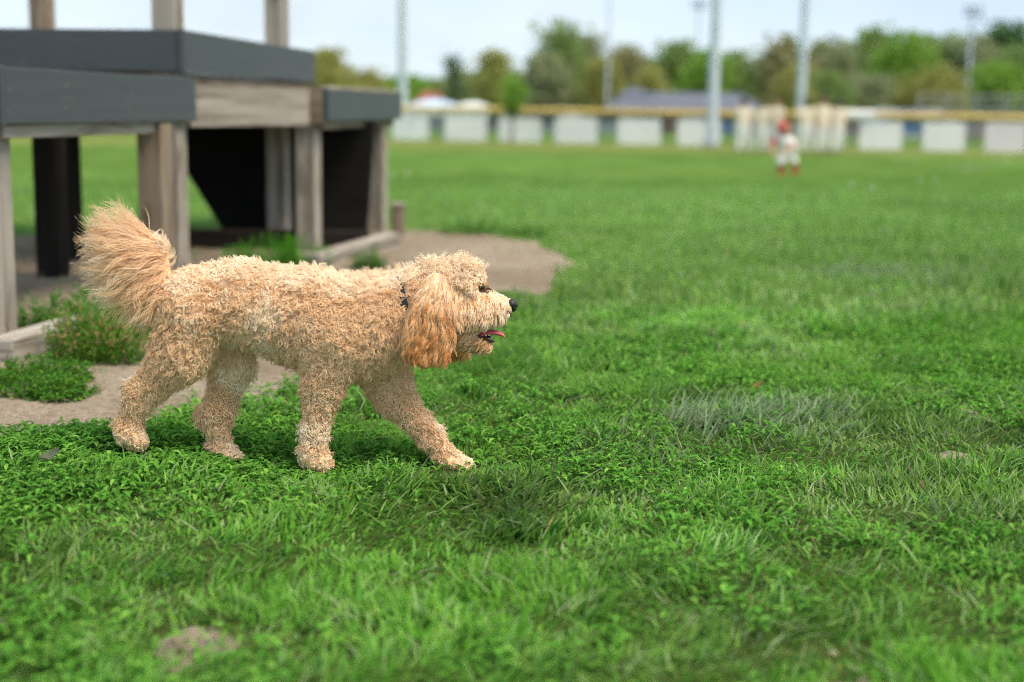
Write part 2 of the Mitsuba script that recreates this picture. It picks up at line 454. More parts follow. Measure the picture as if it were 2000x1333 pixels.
t0 = onground(24, 664, 0.10)
timber(flat(t0 + VDIR * 0.06, 0.045), flat(t0 + VDIR * 0.06 + UDIR * 2.3, 0.045), 0.12, 0.11, 'grey_wood', 'pale grey edging timber on the soil in front of the near corner post')
t1, t2 = onground(629, 497, 0.10), onground(783, 455, 0.10)
vv = np.array([-(t2 - t1)[1], (t2 - t1)[0], 0]) / np.linalg.norm(t2 - t1)
timber(flat(t1 + vv * 0.06, 0.045), flat(t2 + vv * 0.06, 0.045), 0.12, 0.11, 'grey_wood', 'bleached edging timber below the low far platform beside a grass tuft')
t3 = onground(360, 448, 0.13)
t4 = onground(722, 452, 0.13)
timber(flat(t3, 0.06), flat(t4, 0.06), 0.14, 0.14, 'shade_tinted_wood', 'shaded edging timber on the ground under the high platform')  # near black colour stands in for the shade on the ground here
b0 = onground(778, 462, 0.0)
key = thing('wooden_stub', 'short cut off wooden stub standing beyond the end post', 'post')
add('block', board(flat(b0, -0.03), flat(b0, 0.235), 0.10, 0.10, 'brown_wood', up=(0, 1, 0)), key)
add('cap', board(flat(b0, 0.2365), flat(b0, 0.262), 0.115, 0.115, 'grey_wood', up=(0, 1, 0)), key)

# ------------------------------------------------------------------ outfield fence with banners
def plain(name, base, rough=0.6, metallic=0.0, var=0.12, scale=3.0):
    base = np.array(base)
    lo_, hi_ = [tuple(float(x) for x in v) for v in (base * (1 - var), np.minimum(base * (1 + var), 0.95))]
    scene[name] = {'type': 'twosided', 'bsdf': {'type': 'principled', 'base_color': mikit.proc(lambda p, n, uv: mix(lo_, hi_, fbm(p.x * scale, p.y * scale, p.z * scale, 2))), 'roughness': rough, 'metallic': metallic, 'specular': 0.3}}


plain('galvanized', (0.34, 0.36, 0.38), 0.5, 0.3)
plain('pole_steel', (0.52, 0.60, 0.70), 0.8, 0.0)
plain('yellow_cap', (0.64, 0.47, 0.15), 0.55)
plain('vinyl_pale', (0.86, 0.86, 0.93), 0.8, var=0.10, scale=1.2)
plain('vinyl_white', (0.90, 0.88, 0.92), 0.8, var=0.08, scale=1.2)
plain('vinyl_pink', (0.82, 0.75, 0.80), 0.5, var=0.08, scale=1.2)
plain('roof_blue_grey', (0.125, 0.145, 0.19), 1.0)
plain('wall_tan', (0.36, 0.23, 0.13), 0.9)
plain('wall_brown', (0.17, 0.13, 0.11), 0.9)
plain('roof_red', (0.32, 0.12, 0.10), 0.9)
plain('tent_blue', (0.40, 0.56, 0.74), 0.8)
plain('tent_white', (0.66, 0.70, 0.75), 0.8)
plain('car_grey', (0.22, 0.26, 0.32), 0.3)
plain('car_blue', (0.05, 0.13, 0.30), 0.3)
plain('car_white', (0.72, 0.72, 0.74), 0.3)
plain('car_mauve', (0.22, 0.16, 0.19), 0.3)
plain('tyre_rubber', (0.02, 0.02, 0.02), 0.9)
plain('car_glass', (0.03, 0.04, 0.05), 0.1)
plain('bark', (0.12, 0.095, 0.075), 0.95)
plain('skin_tone', (0.55, 0.34, 0.24), 0.6)
plain('cloth_white', (0.80, 0.80, 0.83), 0.9)
plain('cloth_tan', (0.70, 0.63, 0.52), 0.9)
plain('cloth_red', (0.50, 0.03, 0.04), 0.7)
plain('cloth_dark', (0.06, 0.045, 0.04), 0.9)
plain('helmet_red', (0.50, 0.02, 0.04), 0.45)
plain('clay_brown', (0.20, 0.12, 0.08), 0.9)

FA, FB = np.array([-3.2, 45.4, 0]), np.array([13.6, 40.3, 0])
fd = (FB - FA) / np.linalg.norm(FB - FA)
fn_ = np.array([-fd[1], fd[0], 0])


def fence_at(px, lift=0.0):
    """Distance along the fence line for the photograph column px."""
    d = ray(px, 250)
    M = np.array([[d[0], -fd[0]], [d[1], -fd[1]]])
    t, s = np.linalg.solve(M, FA[:2] - CAM[:2])
    return s


FENCE = thing('outfield_fence', 'low chain link outfield fence with a yellow cap across the far side of the field', 'fence')
s_lo, s_hi = -14.0, 26.0
ftop = 1.055
gz = lambda s: float(ground_z(*(FA + fd * s)[:2]))
for s in np.arange(s_lo, s_hi + 0.1, 2.5):
    p = FA + fd * s
    add('post', mikit.ply(tube_mesh([p + [0, 0, gz(s) - 0.1], p + [0, 0, gz(s) + ftop - 0.02]], 0.03, 8), 'galvanized', smooth=40), FENCE)
for s in np.arange(s_lo, s_hi, 5.0):
    e = min(s + 4.97, s_hi)
    add('cap', mikit.ply(tube_mesh([FA + fd * s + [0, 0, gz(s) + ftop - 0.10], FA + fd * (s + e) / 2 + [0, 0, gz(s) + ftop - 0.105], FA + fd * e + [0, 0, gz(e) + ftop - 0.10]], 0.088, 12), 'yellow_cap', smooth=40), FENCE)
wires = []
for s in np.arange(s_lo, s_hi - 1.0, 0.075):
    for sg in (1, -1):
        a = FA + fd * (s if sg > 0 else s + 0.98)
        b = FA + fd * (s + 0.98 if sg > 0 else s)
        off = fn_ * 0.003 * sg
        w = fd * 0.0028
        z0, z1 = gz(s) + 0.02, gz(s) + ftop - 0.14
        q = np.array([a - w, a + w, b + w, b - w]) + off
        q[:2, 2], q[2:, 2] = z0, z1
        wires.append((q, np.array([[0, 1, 2], [0, 2, 3]])))
add('wire_mesh', mikit.ply(cat(wires), 'galvanized'), FENCE, kind='stuff')


def banner(x0, x1, y0, y1, mat, label):
    s0, s1 = fence_at(x0), fence_at(x1)
    mid = FA + fd * (s0 + s1) / 2
    zt, zb = at((x0 + x1) / 2, y0, mid[1])[2], at((x0 + x1) / 2, y1, mid[1])[2]
    n, k = 14, 8
    u, v = np.meshgrid(np.linspace(0, 1, n), np.linspace(0, 1, k), indexing='ij')
    ph = RNG.uniform(0, 6)
    sag = 0.012 * np.sin(u * 9 + ph + v * 2) * (0.3 + v)
    P_ = FA + fd * (s0 + (s1 - s0) * u)[..., None] - fn_ * (0.045 + sag)[..., None]
    P_[..., 2] = zt + (zb - zt) * v + 0.015 * np.sin(u * np.pi) * (v - 0.5)
    I_ = np.arange(n * k).reshape(n, k)
    q = np.stack([I_[:-1, :-1], I_[1:, :-1], I_[1:, 1:], I_[:-1, 1:]], -1).reshape(-1, 4)
    front = P_.reshape(-1, 3)
    back = front + fn_ * 0.006
    m = trimesh.Trimesh(*meshkit.arrays((np.vstack([front, back]), np.vstack([q, q[:, ::-1] + n * k])))[:2], process=False)
    t = thing('banner', label, 'banner', 'banners hung along the outfield fence')
    add('sheet', mikit.ply(m, mat, smooth=True), t)
    for u_ in (0.02, 0.98):
        for z_ in (zt - 0.03, zb + 0.03):
            c = FA + fd * (s0 + (s1 - s0) * u_) - fn_ * 0.062
            g = trimesh.creation.cylinder(0.016, 0.01, sections=10)
            g.apply_transform(trimesh.geometry.align_vectors([0, 0, 1], fn_))
            g.vertices += [c[0], c[1], z_]
            add('grommet', mikit.ply(g, 'galvanized'), t)


for args in ((768, 838, 228, 279, 'vinyl_pale', 'pale blue banner on the fence, partly behind the far end of the platform'),
             (870, 951, 229, 282, 'vinyl_white', 'white banner on the fence, second from the left'),
             (975, 1058, 231, 283, 'vinyl_pale', 'pale banner on the fence under the small bright green tree'),
             (1084, 1167, 230, 285, 'vinyl_pale', 'pale banner on the fence below the white van'),
             (1207, 1291, 232, 288, 'vinyl_pale', 'bluish white banner on the fence below the left end of the blue grey roof'),
             (1324, 1408, 234, 291, 'vinyl_pale', 'pale banner on the fence just left of the thick light pole'),
             (1680, 1763, 238, 296, 'vinyl_pale', 'pale banner on the fence right of the row of players'),
             (1804, 1886, 239, 297, 'vinyl_pale', 'pale banner on the fence, second from the right'),
             (1925, 2006, 239, 299, 'vinyl_pink', 'pinkish banner on the fence at the right edge')):
    banner(*args)
# the white tarp over the cap
sa, sb = fence_at(1628), fence_at(1708)
tp = []
for a_ in np.radians(np.linspace(-75, 255, 14)):
    tp.append([math.cos(a_) * 0.15, math.sin(a_) * 0.16])
tp = np.array(tp)
vv_, ff_ = [], []
ns = 12
for i in range(ns):
    s = sa + (sb - sa) * i / (ns - 1)
    jig = 0.012 * math.sin(i * 1.7)
    for a_, b_ in tp:
        vv_.append(FA + fd * s + fn_ * (a_ + jig * 0.5) + np.array([0, 0, gz(s) + ftop - 0.10 + b_ + jig]))
for i in range(ns - 1):
    for j in range(13):
        ff_.append([i * 14 + j, i * 14 + j + 1, (i + 1) * 14 + j + 1, (i + 1) * 14 + j])
add('white_tarp', mikit.ply(trimesh.Trimesh(*meshkit.arrays((np.array(vv_), np.array(ff_)))[:2], process=False), 'cloth_white', smooth=True), label='white tarp folded over the yellow cap right of the players', cat='tarp')


# ------------------------------------------------------------------ light poles
def light_pole(pxb, Y, dia, ztop, label, head=False, pxt=None):
    b = at(pxb, 250, Y)
    z0 = float(ground_z(b[0], b[1]))
    t = thing('light_pole', label, 'light pole')
    top = np.array([b[0], b[1], ztop]) if pxt is None else np.array([pxt, b[1], ztop])
    base = np.array([b[0], b[1], z0 - 0.2])
    zz = np.linspace(0, 1, 10)
    add('pole', mikit.ply(tube_mesh(base + (top - base) * zz[:, None], dia / 2 * (1.1 - 0.4 * zz), 14), 'pole_steel', smooth=40), t)
    add('base_plate', mikit.ply(trimesh.creation.cylinder(dia * 0.9, 0.12, sections=20, transform=trimesh.transformations.translation_matrix([b[0], b[1], z0 + 0.05])), 'galvanized', smooth=40), t)
    add('crossarm', board(top + [-0.95, 0, -0.15], top + [0.95, 0, -0.15], 0.12, 0.12, 'pole_steel'), t)
    add('crossarm', board(top + [-0.95, 0, -0.75], top + [0.95, 0, -0.75], 0.12, 0.12, 'pole_steel'), t)
    for i in range(4):
        for dz in (0.12, -0.48):
            L_ = trimesh.creation.cylinder(0.22, 0.26, sections=14)
            L_.apply_transform(trimesh.transformations.rotation_matrix(math.radians(115), [1, 0, 0]))
            L_.vertices += top + [-0.78 + i * 0.52, -0.2, dz - 0.2]
            add('lamp', mikit.ply(L_, 'pole_steel', smooth=40), t)


light_pole(1391, 41.2, 0.29, 15.5, 'thick steel light pole just in front of the fence')
light_pole(786, 58, 0.36, 16.0, 'steel light pole rising beside the far end of the platform')
light_pole(1562, 62, 0.34, 17.0, 'steel light pole rising behind the row of players')
light_pole(1885, 150, 0.42, float(at(1888, 24, 150)[2]) + 0.5, 'light pole with a bank of lamps in front of the woods at right')
light_pole(1185, 118, 0.19, 20.0, 'thin faint light pole near the left end of the blue grey roof')
light_pole(1357, 185, 0.34, float(at(1361, 10, 185)[2]) + 0.5, 'thin faint light pole left of the thick pole')


# ------------------------------------------------------------------ buildings, tent, bleachers
def prism_roof(x0, x1, y0, y1, ze, zr, inset, over=0.4):
    """Hipped roof."""
    x0, x1, y0, y1 = x0 - over, x1 + over, y0 - over, y1 + over
    ym = (y0 + y1) / 2
    v = np.array([[x0, y0, ze], [x1, y0, ze], [x1, y1, ze], [x0, y1, ze], [x0 + inset, ym, zr], [x1 - inset, ym, zr], [x0, y0, ze - 0.18], [x1, y0, ze - 0.18], [x1, y1, ze - 0.18], [x0, y1, ze - 0.18]])
    return trimesh.convex.convex_hull(v)


pv = thing('pavilion', 'long low park building with a hipped blue grey roof beyond the fence', 'building')
Yp = 105.0
xl, xr = at(1192, 212, Yp)[0], at(1500, 212, Yp)[0]
zg = float(ground_z(xl, Yp)) - 0.1
ze = at(1330, 213, Yp)[2]
zr = at(1330, 180, Yp)[2]
add('roof', mikit.ply(prism_roof(xl + 0.4, xr - 0.4, Yp, Yp + 7, ze, zr, 1.3), 'roof_blue_grey'), pv)
cx = at(1240, 180, Yp + 3.5)[0]
add('cupola', mikit.ply(prism_roof(cx - 0.9, cx + 0.9, Yp + 2.4, Yp + 4.6, zr - 0.3, zr + 0.35, 1.0), 'roof_blue_grey'), pv)
for i, (a, b, mt) in enumerate(((0.05, 0.36, 'wall_brown'), (0.37, 0.62, 'wall_tan'), (0.63, 0.80, 'wall_tan'), (0.81, 0.97, 'wall_brown'))):
    wx0, wx1 = xl + (xr - xl) * a, xl + (xr - xl) * b
    add('wall', board([wx0, Yp + 3, (zg + ze - 0.2) / 2], [wx1, Yp + 3, (zg + ze - 0.2) / 2], 5.2, ze - 0.2 - zg, mt, bevel=0.02), pv)
for f in np.linspace(0.02, 0.98, 6):
    wx = xl + (xr - xl) * f
    add('post', board([wx, Yp + 0.1, zg], [wx, Yp + 0.1, ze - 0.19], 0.2, 0.2, 'wall_brown', up=(0, 1, 0)), pv)
for f in (0.2, 0.5, 0.72):
    wx = xl + (xr - xl) * f
    add('door', board([wx - 0.5, Yp + 0.38, zg + 1.05], [wx + 0.5, Yp + 0.38, zg + 1.05], 0.06, 2.1, 'car_grey'), pv)

tn = thing('canopy_tent', 'wide pale blue and white canopy beyond the fence left of the yellow green tree', 'tent')
Yt = 72.0
xl, xr = at(790, 210, Yt)[0], at(955, 210, Yt)[0]
ze, zr = at(870, 208, Yt)[2], at(870, 194, Yt)[2]
zg = float(ground_z(xl, Yt))
half = xl + (xr - xl) * 0.62
add('canopy', mikit.ply(prism_roof(xl + 0.3, half - 0.1, Yt, Yt + 4, ze, zr, 1.1, 0.3), 'tent_blue'), tn)
add('canopy', mikit.ply(prism_roof(half + 0.2, xr - 0.3, Yt, Yt + 4, ze + 0.02, zr - 0.12, 0.6, 0.3), 'tent_white'), tn)
for f in (0.03, 0.33, 0.64, 0.97):
    for dy in (0, 4):
        px_ = xl + (xr - xl) * f
        add('pole', mikit.ply(tube_mesh([[px_, Yt + dy, zg - 0.05], [px_, Yt + dy, ze - 0.1]], 0.03, 8), 'galvanized', smooth=40), tn)
add('valance', board([xl, Yt - 0.31, ze - 0.33], [xr, Yt - 0.31, ze - 0.33], 0.02, 0.30, 'tent_white'), tn)

hs = thing('house', 'small far house with a pale red gable beyond the pale canopy', 'house')
Yh = 175.0
c_ = at(845, 190, Yh)
zg = float(ground_z(c_[0], Yh))
zt = c_[2] + 0.15
add('wall', board([c_[0] - 2.4, Yh + 2, (zg + zt - 1.2) / 2], [c_[0] + 2.4, Yh + 2, (zg + zt - 1.2) / 2], 4, zt - 1.2 - zg, 'vinyl_pink', bevel=0.02), hs)
add('roof', mikit.ply(prism_roof(c_[0] - 2.4, c_[0] + 2.4, Yh, Yh + 4, zt - 1.18, zt + 0.6, 1.6, 0.3), 'roof_red'), hs)
add('chimney', board([c_[0] + 0.8, Yh + 2, zt - 0.3], [c_[0] + 0.8, Yh + 2, zt + 0.9], 0.5, 0.5, 'roof_red', up=(0, 1, 0)), hs)

bl_ = thing('bleachers', 'grey metal bleachers with a back rail behind the fence at right', 'bleachers')
Yb = 54.0
xa, xb = at(1824, 210, Yb)[0], at(2060, 210, Yb)[0]
zg = float(ground_z(xa, Yb))
for i in range(4):
    add('seat_plank', board([xa, Yb + i * 0.6, zg + 0.42 + 0.21 * i], [xb, Yb + i * 0.6, zg + 0.42 + 0.21 * i], 0.25, 0.05, 'galvanized'), bl_)
    add('foot_plank', board([xa, Yb + 0.3 + i * 0.6, zg + 0.22 + 0.21 * i], [xb, Yb + 0.3 + i * 0.6, zg + 0.22 + 0.21 * i], 0.25, 0.04, 'galvanized'), bl_)
for x_ in np.linspace(xa, xb, 5):
    add('rail_post', board([x_, Yb + 2.1, zg], [x_, Yb + 2.1, zg + 1.78], 0.06, 0.06, 'galvanized', up=(0, 1, 0)), bl_)
    add('frame', board([x_, Yb - 0.1, zg + 0.2], [x_, Yb + 2.1, zg + 1.0], 0.06, 0.06, 'galvanized'), bl_)
for z_ in (1.76, 1.48, 1.2):
    add('rail', board([xa, Yb + 2.16, zg + z_], [xb, Yb + 2.16, zg + z_], 0.05, 0.06, 'galvanized'), bl_)


# ------------------------------------------------------------------ parked vehicles beyond the fence
def car(px, Y, paint, label, van=False, yaw=0.0):
    c = at(px, 240, Y)
    z0 = float(ground_z(c[0], c[1]))
    t = thing('parked_van' if van else 'parked_car', label, 'van' if van else 'car')
    if van:
        prof = [(-2.5, 0.35), (2.5, 0.35), (2.5, 1.1), (2.2, 1.35), (1.75, 2.3), (1.5, 2.5), (-2.4, 2.55), (-2.5, 2.3)]
        gl = [(1.2, 1.4), (2.12, 1.4), (1.72, 2.2), (1.2, 2.2)]
    else:
        prof = [(-2.15, 0.35), (2.15, 0.35), (2.2, 0.75), (1.3, 0.92), (0.65, 1.42), (-0.95, 1.45), (-1.75, 0.98), (-2.2, 0.9)]
        gl = [(-1.45, 0.98), (1.05, 0.95), (0.55, 1.34), (-0.9, 1.37)]
    M = trimesh.transformations.rotation_matrix(yaw, [0, 0, 1])
    M[:3, 3] = [c[0], c[1], z0]

    def ex(poly, w):
        m = trimesh.creation.extrude_polygon(shapely.Polygon(poly).buffer(0.06), w, engine='earcut')
        m.apply_transform(trimesh.transformations.rotation_matrix(math.pi / 2, [1, 0, 0]))
        m.vertices += [0, w / 2, 0]
        m.apply_transform(M)
        return m
    add('body', mikit.ply(ex(prof, 1.8), paint, smooth=35), t)
    add('window', mikit.ply(ex(gl, 1.84), 'car_glass'), t)
    for x_ in (-1.35, 1.35):
        for y_ in (-0.8, 0.8):
            w = trimesh.creation.cylinder(0.33, 0.22, sections=24)
            w.apply_transform(trimesh.transformations.rotation_matrix(math.pi / 2, [1, 0, 0]))
            w.vertices += [x_, y_, 0.33]
            w.apply_transform(M)
            add('wheel', mikit.ply(w, 'tyre_rubber', smooth=40), t)


car(1110, 118, 'car_white', 'white van seen end on above the fence', van=True, yaw=math.pi / 2)
car(850, 80, 'car_grey', 'grey car seen between the two leftmost banners', yaw=0.05)
car(966, 86, 'car_grey', 'grey car behind the fence below the yellow green tree', yaw=0.1)
car(1075, 84, 'car_grey', 'grey car behind the fence below the white van')
car(1190, 80, 'car_grey', 'grey car behind the fence at the left end of the blue grey roof', yaw=-0.06)
car(1418, 78, 'car_blue', 'dark blue car behind the fence just right of the thick light pole')
car(1665, 80, 'car_mauve', 'dull mauve car behind the fence below the white tarp')
car(1785, 76, 'car_blue', 'blue car seen between two banners at right', yaw=0.04)
car(1905, 80, 'car_mauve', 'dull mauve car seen left of the pinkish banner')
car(1785, 96, 'car_white', 'white van above the yellow cap at right, behind the blue car', van=True)


# ------------------------------------------------------------------ trees
def leaf_bsdf(name, c0, c1):  # most leaf colours are lightened in place of distance haze
    scene[name] = {'type': 'principledthin', 'base_color': mikit.proc(lambda p, n, uv: mix(c0, c1, noise(p.x * 1.3, p.y * 1.3, p.z * 1.3) * 0.7 + 0.3 * noise(p.x * 9, p.y * 9, p.z * 9))), 'roughness': 0.6, 'diff_trans': 0.9}


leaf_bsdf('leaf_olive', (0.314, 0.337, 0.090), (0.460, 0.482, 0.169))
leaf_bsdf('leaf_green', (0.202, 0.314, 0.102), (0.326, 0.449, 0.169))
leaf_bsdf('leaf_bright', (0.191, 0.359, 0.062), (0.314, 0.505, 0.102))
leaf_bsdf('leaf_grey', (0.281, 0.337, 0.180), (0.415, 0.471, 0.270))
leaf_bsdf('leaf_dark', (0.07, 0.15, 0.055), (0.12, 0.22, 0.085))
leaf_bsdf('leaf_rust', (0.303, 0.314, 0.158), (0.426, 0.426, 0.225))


def tree(px, ytop, hw, Y, mat, label, zcrown=None, shape=1.0, leaves=4200, size=None, group=None, sparse=1.0, name='tree'):
    """A tapered trunk with limbs and a crown of leaf clumps. hw: half width in photograph pixels; zcrown: height of the crown's foot."""
    b = at(px, 230, Y)
    x, y = b[0], b[1]
    z0 = float(ground_z(x, y))
    zt = at(px, ytop, Y)[2]
    W = hw / FPX * Y
    Hh = zt - z0
    zc = z0 + (0.22 * Hh if zcrown is None else zcrown)
    t = thing(name, label, 'tree', group)
    r = np.random.default_rng(int(px * 7 + Y))
    limbs = [tube_mesh(np.array([x, y, z0 - 0.2]) + np.c_[r.normal(0, 0.02 * Hh, 7).cumsum() * 0.25, r.normal(0, 0.02 * Hh, 7).cumsum() * 0.25, np.linspace(0, 0.9 * Hh, 7)], np.linspace(0.028 * Hh, 0.006 * Hh, 7), 8)]
    n_c = max(10, int(26 * sparse))
    cs = []
    while len(cs) < n_c:
        q = r.uniform(-1, 1, 3)
        if np.linalg.norm(q) > 1:
            continue
        taper = 1 - 0.55 * shape * max(q[2], 0)
        c = np.array([x + q[0] * W * 0.80 * taper, y + q[1] * W * 0.80 * taper, (zc + zt) / 2 + q[2] * (zt - zc) / 2 * 0.86])
        cs.append(c)
        lb = np.array([x, y, z0 + (c[2] - z0) * r.uniform(0.35, 0.7)])
        limbs.append(tube_mesh([lb, (lb + c) / 2 + r.normal(0, 0.03 * Hh, 3), c], [0.010 * Hh, 0.006 * Hh, 0.003 * Hh], 5))
    add('trunk', mikit.ply(cat(limbs), 'bark', smooth=40), t)
    cs = np.array(cs)
    rad = max(0.30 * W, 0.13 * (zt - zc)) * 1.3
    k = r.integers(0, n_c, leaves)
    pos = cs[k] + r.normal(0, 1, (leaves, 3)) * rad * r.uniform(0.4, 0.75, n_c)[k][:, None] * np.array([1, 1, 0.75])
    pos[:, 2] = np.clip(pos[:, 2], zc - 0.05 * Hh, zt + 0.02 * Hh)
    s = (0.085 * W + 0.018 * Hh if size is None else size) * r.uniform(0.6, 1.3, leaves)
    u = unit_(r.normal(0, 1, (leaves, 3)))
    w = unit_(np.cross(u, r.normal(0, 1, (leaves, 3))))
    v = np.stack([pos - u * s[:, None], pos + w * s[:, None] * 0.6, pos + u * s[:, None], pos - w * s[:, None] * 0.6], 1).reshape(-1, 3)
    f = np.arange(leaves * 4).reshape(-1, 4)
    add('crown', mikit.ply((v, f), mat), t)


def unit_(v):
    return v / (np.linalg.norm(v, axis=-1, keepdims=True) + 1e-12)


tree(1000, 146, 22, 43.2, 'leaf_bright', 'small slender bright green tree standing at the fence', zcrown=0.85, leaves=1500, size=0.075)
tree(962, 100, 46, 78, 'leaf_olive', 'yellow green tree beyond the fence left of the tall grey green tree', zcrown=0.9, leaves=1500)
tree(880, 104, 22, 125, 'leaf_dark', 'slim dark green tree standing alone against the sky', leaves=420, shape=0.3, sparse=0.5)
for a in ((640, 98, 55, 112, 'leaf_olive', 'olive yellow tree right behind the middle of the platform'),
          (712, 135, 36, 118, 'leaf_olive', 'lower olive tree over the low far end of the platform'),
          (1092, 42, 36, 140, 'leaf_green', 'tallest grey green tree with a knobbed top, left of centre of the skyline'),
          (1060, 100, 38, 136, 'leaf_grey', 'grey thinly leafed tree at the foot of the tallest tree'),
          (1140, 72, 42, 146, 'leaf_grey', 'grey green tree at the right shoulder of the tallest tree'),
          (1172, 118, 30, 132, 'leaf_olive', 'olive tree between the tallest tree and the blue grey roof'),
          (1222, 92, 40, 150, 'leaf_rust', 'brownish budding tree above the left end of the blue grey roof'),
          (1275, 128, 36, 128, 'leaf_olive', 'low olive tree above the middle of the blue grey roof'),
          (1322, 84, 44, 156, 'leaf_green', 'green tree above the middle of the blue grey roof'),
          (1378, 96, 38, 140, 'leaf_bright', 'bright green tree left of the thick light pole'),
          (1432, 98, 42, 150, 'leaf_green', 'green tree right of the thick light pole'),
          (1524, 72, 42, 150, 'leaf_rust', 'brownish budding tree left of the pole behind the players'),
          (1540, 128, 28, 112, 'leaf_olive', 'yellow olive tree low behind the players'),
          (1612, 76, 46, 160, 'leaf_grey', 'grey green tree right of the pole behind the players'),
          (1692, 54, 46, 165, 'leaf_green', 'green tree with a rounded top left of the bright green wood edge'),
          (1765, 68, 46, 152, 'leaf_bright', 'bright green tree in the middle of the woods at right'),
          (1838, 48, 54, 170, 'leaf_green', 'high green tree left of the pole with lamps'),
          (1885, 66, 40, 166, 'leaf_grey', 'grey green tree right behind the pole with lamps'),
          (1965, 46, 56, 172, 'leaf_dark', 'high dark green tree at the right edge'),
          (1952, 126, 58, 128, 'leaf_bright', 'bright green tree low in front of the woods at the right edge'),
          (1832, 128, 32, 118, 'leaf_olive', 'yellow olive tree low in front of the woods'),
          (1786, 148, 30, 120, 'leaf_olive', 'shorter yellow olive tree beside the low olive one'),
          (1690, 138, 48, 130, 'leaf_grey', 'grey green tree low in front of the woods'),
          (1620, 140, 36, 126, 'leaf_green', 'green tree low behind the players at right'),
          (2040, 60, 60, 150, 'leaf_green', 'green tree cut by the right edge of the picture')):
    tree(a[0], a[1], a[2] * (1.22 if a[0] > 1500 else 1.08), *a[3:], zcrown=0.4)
# a further row of woods
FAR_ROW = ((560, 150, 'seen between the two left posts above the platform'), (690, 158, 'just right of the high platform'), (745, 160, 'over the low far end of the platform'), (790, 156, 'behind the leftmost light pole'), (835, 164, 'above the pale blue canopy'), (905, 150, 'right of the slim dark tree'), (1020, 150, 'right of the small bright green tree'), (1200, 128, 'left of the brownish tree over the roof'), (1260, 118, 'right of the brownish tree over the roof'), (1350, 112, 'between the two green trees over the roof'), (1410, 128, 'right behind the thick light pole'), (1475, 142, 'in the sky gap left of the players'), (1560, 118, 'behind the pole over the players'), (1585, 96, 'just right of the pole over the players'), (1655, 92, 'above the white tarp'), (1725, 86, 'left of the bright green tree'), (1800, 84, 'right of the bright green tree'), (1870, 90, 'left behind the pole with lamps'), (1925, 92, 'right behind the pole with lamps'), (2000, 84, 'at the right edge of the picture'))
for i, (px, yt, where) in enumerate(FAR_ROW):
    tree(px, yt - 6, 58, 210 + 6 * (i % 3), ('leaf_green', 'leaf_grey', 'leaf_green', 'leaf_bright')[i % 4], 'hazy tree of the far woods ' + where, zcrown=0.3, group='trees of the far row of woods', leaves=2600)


# ------------------------------------------------------------------ people
def chain_mesh(bones, scale, org, length=0.03, iters=5):
    """One surface from tapered limbs. bones: ((x,y,z,r),(x,y,z,r)) in metres of a body 1 high."""
    tot = None
    for a, b in bones:
        pts = []
        for c in (a, b):
            s = trimesh.creation.icosphere(1, c[3])
            pts.append(np.array(s.vertices) + np.array(c[:3]))
        h = m3.Manifold.hull_points(np.vstack(pts))
        tot = h if tot is None else tot + h
    m = tot.refine_to_length(length).to_mesh()
    g = trimesh.Trimesh(m.vert_properties[:, :3], m.tri_verts, process=False)
    trimesh.smoothing.filter_taubin(g, iterations=iters)
    g.vertices = np.array(g.vertices) * scale + np.asarray(org)
    return g


def grow_b(bones, d):
    return [tuple((*c[:3], c[3] + d) for c in b) for b in bones]


